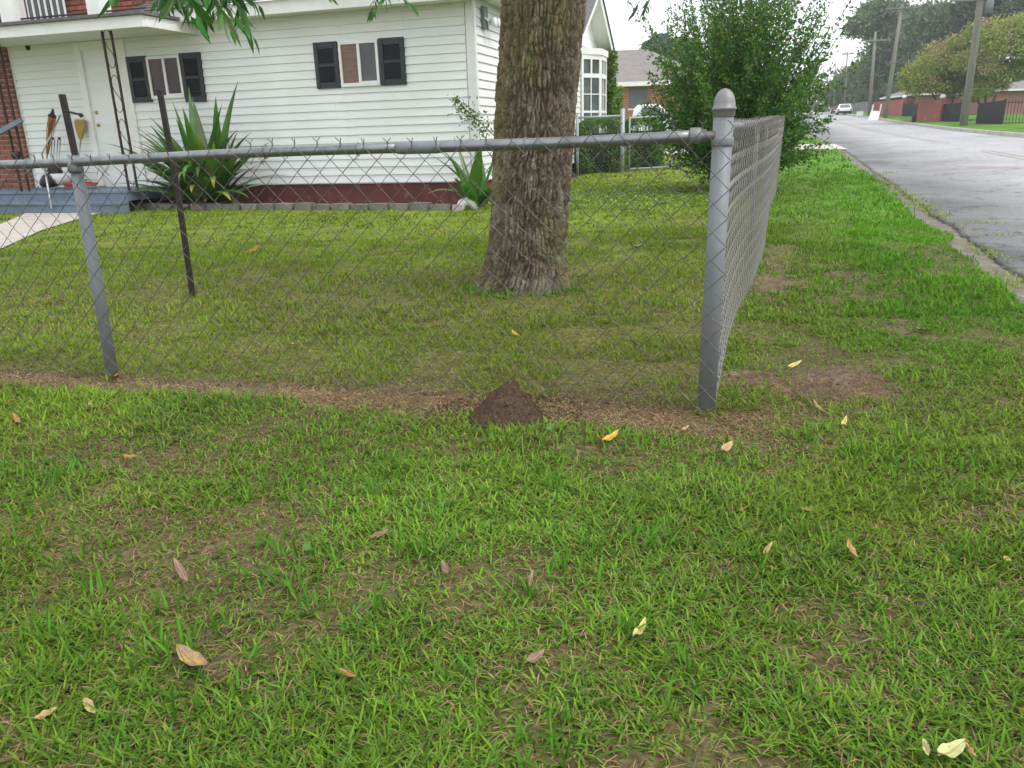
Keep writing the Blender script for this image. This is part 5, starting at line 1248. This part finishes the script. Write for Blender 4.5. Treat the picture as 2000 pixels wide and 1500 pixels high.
m_blk2=mat('weathered_cable',(.10,.10,.10),.7)
wirespan(Pa+da*.62,Pb+db*.50,.7,'power_lines','low bundle of cables from the nearest pole to the leaning pole',(-.6,0,.6))
wirespan(Pb+db*.5,Pc+dc*.52,.5,'power_lines','low cables from the leaning pole to the next pole',(-.4,.2))
wirespan(Pc+dc*.5,Pd+dd2*.3,.6,'power_lines','cables running from the low-armed pole to the distant poles',(0,.3))
wirespan(Pa+da*.98,Pb+db*.96,.8,'power_lines','upper cables from the nearest pole to the leaning pole',(-.8,0,.8))
wirespan(Pa+da*.63+Vector((0,0,0)),Pa+da*.66+Vector((14,-14,2.0)),.6,'power_lines','cables leaving the nearest pole towards the right edge of the photo',(0,.5))
# ------------------------------------------------------------------ far trees
def fartree(name,label,cat,Y,clumps,trunk,n,ls,cols,seed,m=m_folfar,spread=.55):
    """clumps: (px,py,rx_px,ry_px) in the picture plane at depth Y, given real depth too"""
    q=np.random.default_rng(seed); base=atY(trunk[0][0],trunk[0][1],Y); gz0=gz(base.x,Y); B=Vector((base.x,Y,gz0)); r=empty(name,B,0,label,cat)
    tot=sum(c[2]*c[3] for c in clumps); P=[];D=[];Cl=[]
    for px,py,rx_,ry_ in clumps:
        c=atY(px,py,Y)-B; k=Y/FPX*1.0; Rx=rx_*k;Rz=ry_*k;Ry=(Rx+Rz)*.6; N=int(n*rx_*ry_/tot)
        d=q.normal(size=(N,3)); d/=np.linalg.norm(d,axis=1)[:,None]
        # sub-clumps on the shell give light and dark masses
        sub=q.normal(size=(26,3)); sub/=np.linalg.norm(sub,axis=1)[:,None]; sub[:,2]=np.abs(sub[:,2])*.9-.25*(q.random(26)<.35)
        si=q.integers(0,26,N); cc_=np.array(cols[0])[q.choice(len(cols[0]),26,p=cols[1])]*q.uniform(.8,1.2,(26,1)); Cl.append(np.where((q.random(N)<.72)[:,None],cc_[si],rcol(N,*cols))*q.uniform(.8,1.2,(N,1))); s_=sub[si]; pos=s_*(.72+.12*q.normal(size=(N,1)))+d*.40*q.random((N,1))**.5
        yy=np.array([Rx,Ry,Rz]); oy=q.uniform(-.3,.3)*Ry
        P.append(pos*yy+np.array([c.x,c.y+oy,c.z])); D.append(d+q.normal(0,.5,(N,3)))
    P=np.concatenate(P);D=np.concatenate(D); P[:,2]=np.maximum(P[:,2],.2)
    leafmesh('crown',P,D,q.uniform(.6,1.3,len(P))*ls,ls*.7,np.concatenate(Cl),m=m,parent=r)
    for tp in trunk[1:]:
        t_=atY(tp[0],tp[1],Y)-B; MB().tube([Vector((0,0,-.3)),t_*.5+Vector((.1,0,0)),t_],[tp[2],tp[2]*.8,tp[2]*.5],8).build('trunk',m_bark2,r,True)
    return r
oak=([(.11,.165,.08),(.15,.22,.10),(.19,.26,.13),(.22,.26,.16)],[.35,.35,.2,.1])
fartree('live_oak','big dark oak rising behind the leaning utility pole','tree',100,[(1712,45,48,40),(1745,70,50,45),(1765,60,40,40),(1735,120,55,45),(1765,150,50,45),(1720,160,35,35),(1695,60,35,22),(1705,20,25,16),(1680,52,22,10)],[(1742,218),(1735,120,.55),(1765,130,.4),(1722,60,.45),(1705,90,.3)],26000,.42,oak,31)
fartree('oak_tree','dark tree crown between the leaning pole and the nearest pole','tree',92,[(1815,48,40,35),(1840,65,42,35),(1790,75,35,35),(1850,40,30,25),(1800,120,45,45),(1770,190,45,30)],[(1800,225),(1805,80,.4),(1825,70,.3)],18000,.42,oak,32)
fartree('far_tree','lower olive green trees closing the end of the street','tree',118,[(1640,180,26,26),(1662,165,26,28),(1680,150,26,30),(1655,195,40,18),(1690,185,26,26),(1615,192,16,12),(1705,195,28,22)],[(1660,218),(1655,180,.3),(1680,165,.3)],15000,.45,([(.15,.19,.08),(.20,.235,.09),(.11,.15,.075)],[.4,.3,.3]),33)
fartree('pine_tree','dark pine tops at the upper right behind the nearest pole','tree',85,[(1885,18,18,22),(1925,8,30,14),(1965,20,40,26),(2010,25,40,30),(1990,60,50,40),(1940,60,30,25),(1890,55,22,25)],[(1930,235),(1925,20,.35),(1975,40,.35)],16000,.40,([(.06,.09,.06),(.085,.12,.07),(.11,.15,.08)],[.4,.4,.2]),34)
crepe=([(.36,.37,.12),(.42,.35,.17),(.25,.34,.08),(.44,.33,.20),(.33,.44,.09)],[.3,.18,.27,.08,.17])
fartree('crepe_tree','brownish flowering crepe tree left of the nearest utility pole','tree',51,[(1805,155,38,38),(1835,130,42,42),(1860,150,40,42),(1790,165,26,22),(1850,105,36,32),(1880,175,34,26),(1820,178,44,20),(1775,150,20,18),(1870,125,40,30)],[(1845,226),(1820,180,.08),(1845,170,.09),(1865,180,.08)],42000,.13,crepe,35)
fartree('crepe_tree','taller yellow and brown crepe tree at the right edge behind the nearest pole','tree',48.5,[(1925,100,48,45),(1965,90,50,50),(2010,95,50,50),(1900,130,40,35),(1950,150,50,26),(1925,65,34,24),(1985,60,40,24),(1915,185,26,22),(1990,140,45,30),(1935,170,30,22)],[(1920,232),(1905,185,.10),(1925,180,.11),(1945,185,.1)],52000,.13,crepe,36)
fartree('dark_evergreen','rounded dark evergreen behind the brick house roof','tree',84,[(1290,98,26,24),(1275,110,24,22),(1310,105,24,24),(1330,100,22,20),(1287,80,12,10),(1258,118,16,14),(1345,120,22,26),(1300,130,40,22)],[(1300,225),(1290,120,.4)],15000,.36,([(.06,.13,.075),(.09,.17,.09),(.12,.20,.10)],[.4,.4,.2]),37)
# wood far behind everything so the land never ends in an empty line
P=[];q=np.random.default_rng(77)
for i in range(150):
    t=i/149.; x=-260+560*t; y=205+25*math.sin(t*9); z0=float(g(x,y)); R_=q.uniform(4,7); N=170
    d=q.normal(size=(N,3)); d/=np.linalg.norm(d,axis=1)[:,None]; P.append(d*np.array([R_,R_,R_*.9])*q.uniform(.8,1,(N,1))+np.array([x,y,z0+R_*.75]))
P=np.concatenate(P); leafmesh('distant_wood',P,q.normal(size=P.shape),q.uniform(.9,1.6,len(P)),1.1,rcol(len(P),*oak),m=m_folfar,label='low distant line of woods on the skyline',cat='woods',kind='stuff')
hz=MB().box(-300,330,-12,320,-1.2,27).build('haze',bpy.data.materials.new('haze_air')); hm=hz.data.materials[0]; hm.use_nodes=True; hn=hm.node_tree
for q_ in list(hn.nodes):
    if q_.type=='BSDF_PRINCIPLED': hn.nodes.remove(q_)
pv_=hn.nodes.new('ShaderNodeVolumePrincipled'); pv_.inputs['Color'].default_value=(.93,.96,1,1); pv_.inputs['Density'].default_value=.0010; pv_.inputs['Anisotropy'].default_value=.2
hn.links.new(pv_.outputs[0],[q_ for q_ in hn.nodes if q_.type=='OUTPUT_MATERIAL'][0].inputs['Volume']); tag(hz,kind='stuff')
tag(hz,'thin pale haze lying over the whole street','haze')
# ------------------------------------------------------------------ ant mound with clover leaf
am=gnd(985,818); N_=90
m_dirt=mat('fine_ant_dirt',(.20,.13,.08),1,(.10,.062,.038),45,bump=1.2,bscale=230,spots=((.30,.22,.14),110,.60))
V=[];F=[]
for i in range(N_):
    for j in range(N_):
        x=(i/(N_-1)-.5)*.40; y=(j/(N_-1)-.5)*.36; r=math.hypot(x/1.0,y/.9)
        xs=x-.012
        q_=math.hypot(xs,y*1.05)/.135; h=.116*max(0,1-q_**1.25)**1.15 if q_<1 else 0
        V.append((x,y,h))
V=np.array(V); nn=fbm(V[:,0]*22+5,V[:,1]*22,301,4)-.5; V[:,2]=V[:,2]*(1+.8*nn)+.018*(fbm(V[:,0]*80,V[:,1]*80,302,4)-.5)*(V[:,2]>.001)+.006*np.exp(-(np.hypot(V[:,0],V[:,1])/.15)**6)
V[:,2]-=.012*ss(.13,.2,np.hypot(V[:,0],V[:,1]))
V[:,2]+=np.array([float(micro(am.x+a,am.y+b_)) for a,b_ in V[:,:2]])
ii=np.arange(N_*N_).reshape(N_,N_); Fq=np.stack([ii[:-1,:-1],ii[1:,:-1],ii[1:,1:],ii[:-1,1:]],-1).reshape(-1,4)
o=npmesh('ant_mound',V,Fq,m_dirt,smooth=True,n=4); o.location=am; tag(o,'small cone of dark dirt heaped against the wire fence','dirt mound')
def crumbs(c,r,n,m,name,label):
    mb=MB()
    for i in range(n):
        a=random.uniform(0,6.28); q=r*random.random()**.5; x=c.x+q*math.cos(a)*1.2;y=c.y+q*math.sin(a); z=gz(x,y)+.002; s=random.uniform(.0015,.005)
        mb.add([(x-s,y,z),(x+s*.8,y-s,z),(x+s*.6,y+s,z+s*.3),(x,y,z+s*1.6)],[(0,1,3),(1,2,3),(2,0,3),(0,2,1)])
    tag(mb.build(name,m),label,'dirt',kind='stuff')
mb=MB(); r_=random.Random(4)
Vm=V.reshape(N_,N_,3)
for k in range(5200):
    i=r_.randrange(2,N_-2);j=r_.randrange(2,N_-2); p=Vm[i,j]
    if math.hypot(p[0],p[1])>.165*(.8+.3*r_.random()): continue
    s=r_.uniform(.001,.0032); x,y,z=p[0]+r_.uniform(-.002,.002),p[1]+r_.uniform(-.002,.002),p[2]
    mb.add([(x-s,y-s*.3,z-.001),(x+s*.8,y-s,z-.001),(x+s*.6,y+s,z-.001),(x,y,z+s*1.5)],[(0,1,3),(1,2,3),(2,0,3),(0,2,1)])
go=mb.build('soil_grains',m_dirt,o); tag(go,kind='stuff')
crumbs(am,.24,1500,m_dirt,'dirt_crumbs','loose dirt crumbs strewn round the foot of the dirt mound')
crumbs(gnd(1620,765),.30,2500,mat('bare_patch_dirt',(.27,.195,.14),1,(.16,.11,.08),40),'dirt_crumbs','crumbs of dry dirt on the bare patch right of the fence corner')
def disc_leaf(px,py,r,dz,label):
    p=gnd(px,py); 
    o=MB().add([(0,0,0)]+[(r*math.cos(t_)*(1-.25*(math.cos(t_)>.93)),r*math.sin(t_)*.9,.003*math.sin(3*t_)) for t_ in np.linspace(0,2*math.pi,13)[:-1]],[(0,i+1,(i+1)%12+1) for i in range(12)]).build('round_leaf',m_clov); o.location=p+Vector((0,0,dz)); o.rotation_euler=(.5,.1,random.uniform(0,6)); tag(o,label,'leaf'); return o
m_clov=mat('pale_round_leaf',(.08,.19,.04),.6,(.06,.15,.03),20)
p_=atY(991,791,am.y-.065)
o=disc_leaf(991,791,.0135,0,'round pale green leaf on the dark dirt mound'); o.location=p_
disc_leaf(605,1090,.013,.03,'round pale green leaf in the left foreground lawn'); disc_leaf(1075,850,.016,.03,'round green leaf right of the dirt mound'); disc_leaf(1434,738,.018,.03,'round bright leaf at the foot of the side fence'); disc_leaf(1636,755,.014,.01,'small round leaf on the bare dirt patch')
# ------------------------------------------------------------------ fallen leaves, one by one
def leafmat(name,c1,c2,sp=None): return mat(name,c1,.65,c2,55,bump=.2,bscale=200,contrast=(.38,.62),spots=sp)
lm={'yel':leafmat('yellow_leaf',(.58,.38,.04),(.50,.30,.03),((.20,.12,.03),40,.66)),'pale':leafmat('pale_yellow_leaf',(.62,.52,.20),(.55,.42,.13)),'brn':leafmat('mauve_brown_leaf',(.25,.155,.115),(.20,.12,.09)),'tan':leafmat('tan_leaf',(.46,.33,.15),(.36,.24,.10)),
 'mix':leafmat('brown_and_ochre_leaf',(.24,.16,.12),(.50,.30,.06)),'org':leafmat('orange_leaf',(.42,.20,.05),(.28,.12,.04)),'grn':leafmat('pale_green_leaf',(.50,.52,.24),(.42,.46,.18))}
def fallen(px0,py0,px1,py1,wpx,key,label,lift=.03,curl=.4,tilt=.25):
    """long axis from tip to tip in the picture; laid on the lawn"""
    a=gnd(px0,py0);b_=gnd(px1,py1); c=(a+b_)/2; d=b_-a; L_=d.length; dpt=(c-CAM).dot(Fw); W=wpx/FPX*dpt; rz=math.atan2(d.y,d.x)
    asp=max(.0,abs(d.y)/L_)
    W=W*(1+.9*(1-asp)); W=min(W,L_*.55); n=10; V=[];F=[]
    for i in range(n+1):
        t=i/n; w_=W/2*math.sin(math.pi*t**.85)**.8*(1 if t<.98 else .1); x=(t-.5)*L_; z=curl*L_*.5*((t-.5)**2)*2+.0015*math.sin(t*17)
        for j in range(-2,3): V.append((x,w_*j/2,z+abs(j)*W*.10+.0012*math.sin(j*5+t*9)))
    for i in range(n):
        for j in range(4): k=i*5+j; F.append((k,k+1,k+6,k+5))
    r=empty('fallen_leaf',c+Vector((0,0,lift)),rz,label,'leaf','fallen leaves on the lawn'); r.rotation_euler=(random.uniform(-tilt,tilt)+.15,random.uniform(-tilt,tilt)*.5,rz)
    MB().add(V,F).build('blade',lm[key],r,True); MB().tube([(-L_*.5,0,curl*L_*.25+.001),(0,0,.001),(L_*.5,0,curl*L_*.25+.001)],[.0012,.0009,.0004],4).build('midrib',lm['tan'],r)
S_=[(352,1282,415,1343,26,'mix','largest brown leaf with an ochre edge, left foreground'),(1237,1276,1262,1226,17,'pale','pale yellow pointed leaf in the middle foreground'),(1175,878,1208,858,13,'yel','bright yellow leaf in front of the fence near the corner'),
(1406,897,1428,878,13,'tan','tan leaf with one hole just in front of the corner post'),(1644,843,1652,826,8,'pale','small pale leaf below the bare dirt patch'),(346,1115,372,1158,12,'brn','grey brown leaf above the largest brown leaf'),
(867,1110,880,1150,13,'brn','mauve brown leaf left of centre in the foreground'),(1031,1170,1039,1133,10,'brn','narrow mauve leaf in the centre foreground'),(722,1067,760,1052,9,'brn','reddish brown curled leaf left of the narrow mauve leaf'),
(1652,1078,1672,1105,13,'mix','curled brown leaf with a yellow rim in the right foreground'),(1826,1512,1880,1470,24,'grn','large pale green leaf cut by the bottom edge of the photo'),(1802,1468,1812,1500,12,'grn','narrow pale leaf beside the large one at the bottom edge'),
(1880,1472,1902,1503,12,'mix','yellow and brown leaf right of the large pale one at the bottom edge'),(72,1425,118,1405,13,'tan','curled tan leaf at the lower left'),(172,1390,192,1412,14,'tan','small tan leaf right of the curled one at the lower left'),
(1026,1318,1064,1290,15,'brn','brown leaf with a yellow tip in the lower centre'),(244,903,274,909,9,'org','orange brown leaf in the lawn below the line post'),(474,498,508,490,8,'org','orange leaf lying in the yard behind the bent stake'),
(1588,796,1614,818,6,'tan','long curled straw coloured leaf on the bare dirt patch'),(1536,724,1564,716,6,'pale','pale strip of leaf above the bare dirt patch'),(1958,1104,1972,1112,9,'pale','whitish scrap at the right edge of the lawn'),
(174,797,190,810,7,'tan','small tan leaf below the fence at left'),(212,752,238,735,14,'org','orange leaf leaning on the foot of the line post'),(1225,490,1255,480,8,'brn','dark curled leaf in the yard right of the trunk'),
(1786,648,1818,655,10,'brn','brown clump of dead leaf in the lawn by the street'),(1488,1098,1506,1078,7,'tan','tan curled leaf in the right middle lawn'),(30,822,42,838,8,'org','orange leaf near the left edge below the fence'),
(668,1325,700,1345,8,'org','thin orange brown leaf right of the largest brown leaf'),(1440,1012,1462,1006,7,'org','small orange leaf in the lawn below the corner post'),(1560,1008,1585,1012,6,'org','tiny orange leaf right of the small orange one'),
(568,676,590,682,6,'pale','whitish scrap in the yard left of the trunk'),(1000,655,1016,664,6,'yel','tiny yellow leaf in the yard in front of the trunk'),(1195,638,1216,642,6,'org','orange leaf scrap in the yard near the corner post'),(1030,822,1042,832,9,'tan','tan leaf at the right foot of the dirt mound'),(1330,850,1345,842,6,'tan','tan scrap on the straw left of the corner post')]
for s_ in S_: fallen(*s_,lift=.020 if s_[1]>860 else .015,tilt=.4)
# ------------------------------------------------------------------ things on the porch
def hw(px,py,v): # world point on a plane parallel to the wall
    return onp(px,py,HC+HN*v,HN)
m_bamboo=mat('bamboo',(.42,.22,.08),.6,(.30,.14,.05),8); m_amber=mat('amber_glass',(.30,.10,.02),.15,(.18,.06,.015),5); m_alu=mat('grey_aluminium',(.42,.43,.45),.4,metal=.7); m_straw=mat('straw',(.52,.36,.10),.9,(.34,.22,.06),30,stretch=(9,9,1),bump=.6); m_redp=mat('red_cloth',(.42,.06,.04),.7,(.30,.04,.03),9)
a=hw(84,368,-.35);b_=hw(103,218,-.25)
t_=empty('garden_torch',a,0,'bamboo garden torch with an amber bottle leaning on the white wall','torch'); d=b_-a
MB().tube([(0,0,0),d*.6],.011,8).build('handle',m_bamboo,t_,True)
ax_=d.normalized()
def along(prof,name,m,base,parent,n=12):
    o=MB().lathe(prof,(0,0,0),n).build(name,m,parent,True); o.location=base; o.rotation_euler=ax_.to_track_quat('Z','Y').to_euler(); return o
along([(.012,0),(.022,.1),(.042,.26),(.05,.36),(.045,.42),(.02,.44)],'bottle',m_amber,d*.58,t_)
along([(.055,0),(.06,.02),(.03,.05),(.022,.09),(.012,.12)],'burner_cap',m_blk,d*.93,t_)
for k in range(5):
    an=k*2*math.pi/5; u1=ax_.orthogonal().normalized(); u2=ax_.cross(u1); o_=(u1*math.cos(an)+u2*math.sin(an))
    MB().tube([d*.45+o_*.012,d*.75+o_*.052,d*.93+o_*.05],.005,5).build('cane',m_bamboo,t_,True)
a=hw(101,408,-1.2);b_=hw(82,300,-.75);c=hw(118,225,-.3)
t_=empty('rake',a,0,'grey metal long-handled tool leaning over the porch step','tool'); MB().tube([(0,0,0),(b_-a)*.55,b_-a],[.014,.014,.012],8).build('shaft',m_alu,t_,True); MB().tube([b_-a,c-a],[.012,.011],8).build('handle',m_alu,t_,True)
a=hw(150,345,-.22);b_=hw(158,272,-.12);c=hw(157,234,-.10)
t_=empty('broom',a,0,'straw broom standing upside down against the white wall','broom'); MB().tube([(0,0,0),b_-a],.011,8).build('handle',m_alu,t_,True)
q=b_-a; up_=(c-b_); e1=HE
prf=[(0,.018),(.25,.045),(.6,.085),(.9,.095),(1,.088)]
V=[];F=[]
for t2_,w_ in prf:
    cc=q+up_*t2_; V+=[cc-e1*w_-HN*.02,cc+e1*w_*.95-HN*.02,cc+e1*w_*.95+HN*.02,cc-e1*w_+HN*.02]
for i in range(4):
    for k in range(4): F.append((i*4+k,i*4+(k+1)%4,(i+1)*4+(k+1)%4,(i+1)*4+k))
F+=[(0,1,2,3),(19,18,17,16)]
MB().add(V,F).build('bristles',m_straw,t_)
mb=MB()
for k in range(40):
    w_=random.uniform(-.09,.085); cc=q+up_*.9+e1*w_; mb.tube([cc,cc+up_*random.uniform(.1,.22)+e1*w_*.12],[.003,.001],4)
mb.build('bristle_tips',m_straw,t_)
a=hw(104,366,-.4); t_=empty('folded_chair',a,0,'folded silver lawn chair with black fabric beside the torch','chair')
for px in (100,105,111,116):
    p1=hw(px-3,345,-.38)-a;p2=hw(px+2,272,-.22)-a; MB().tube([p1,p2],.009,6).build('frame_tube',m_alu,t_,True)
for px in (101,114):
    p=hw(px+2,271,-.22)-a; MB().lathe([(.018,-.015),(.02,.01),(.012,.025)],tuple(p),8).build('foot',m_blk,t_,True)
p=hw(104,342,-.42)-a; p3=hw(96,352,-.45)-a
MB().add([p+e1*-.09+Vector((0,0,.16)),p+e1*.10+Vector((0,0,.12)),p+e1*.12+Vector((0,0,-.04)),p+e1*-.10+Vector((0,0,-.14)),*[v+HN*.08 for v in (p+e1*-.09+Vector((0,0,.16)),p+e1*.10+Vector((0,0,.12)),p+e1*.12+Vector((0,0,-.04)),p+e1*-.10+Vector((0,0,-.14)))]],[(0,1,2,3),(4,7,6,5),(0,4,5,1),(1,5,6,2),(2,6,7,3),(3,7,4,0)]).build('fabric',m_blk,t_)
a=hw(98,366,-.55); o=empty('black_bag',a,0,'black bag slumped under the folded chair','bag')
MB().lathe([(.05,0),(.12,.02),(.13,.09),(.08,.17),(.03,.2)],(0,0,0),10).build('sack',m_blk,o,True); MB().tube([(-.03,0,.19),(0,0,.25),(.04,0,.19)],.008,6).build('handle',m_blk,o,True)
a=hw(121,362,-.4); o=empty('round_planter',a,0,'round white planter bowl on the porch behind the line post','planter')
MB().lathe([(.09,0),(.15,.05),(.17,.12),(.16,.17),(.14,.175)],(0,0,0),18).build('bowl',m_white,o,True); MB().lathe([(.13,.165),(.01,.17)],(0,0,0),14).build('soil',m_soil,o)
a=hw(152,364,-.5); o=empty('red_bundle',a,0,'crumpled red and brown bundle lying on the porch floor','cloth')
q=np.random.default_rng(8); V=[];F=[]
for i in range(9):
    for j in range(12):
        th=math.pi/2*i/8; ph=2*math.pi*j/12; rr_=1+.25*q.normal(); V.append((.22*math.sin(th)*math.cos(ph)*rr_,.10*math.sin(th)*math.sin(ph)*rr_,.085*math.cos(th)*rr_))
for i in range(8):
    for j in range(12): F.append((i*12+j,i*12+(j+1)%12,(i+1)*12+(j+1)%12,(i+1)*12+j))
MB().add(V,F).build('cloth',m_redp,o,True)
a=hw(31,302,-.93); o=empty('hanging_pot',a,0,'small dark pot hanging on the left iron column','pot')
MB().lathe([(.03,-.07),(.06,-.03),(.075,.03),(.05,.045)],(0,0,0),12).build('pot',m_blk,o,True); MB().tube([(-.04,0,.03),(0,0,.10),(.04,0,.03)],.005,5).build('handle',m_blk,o)
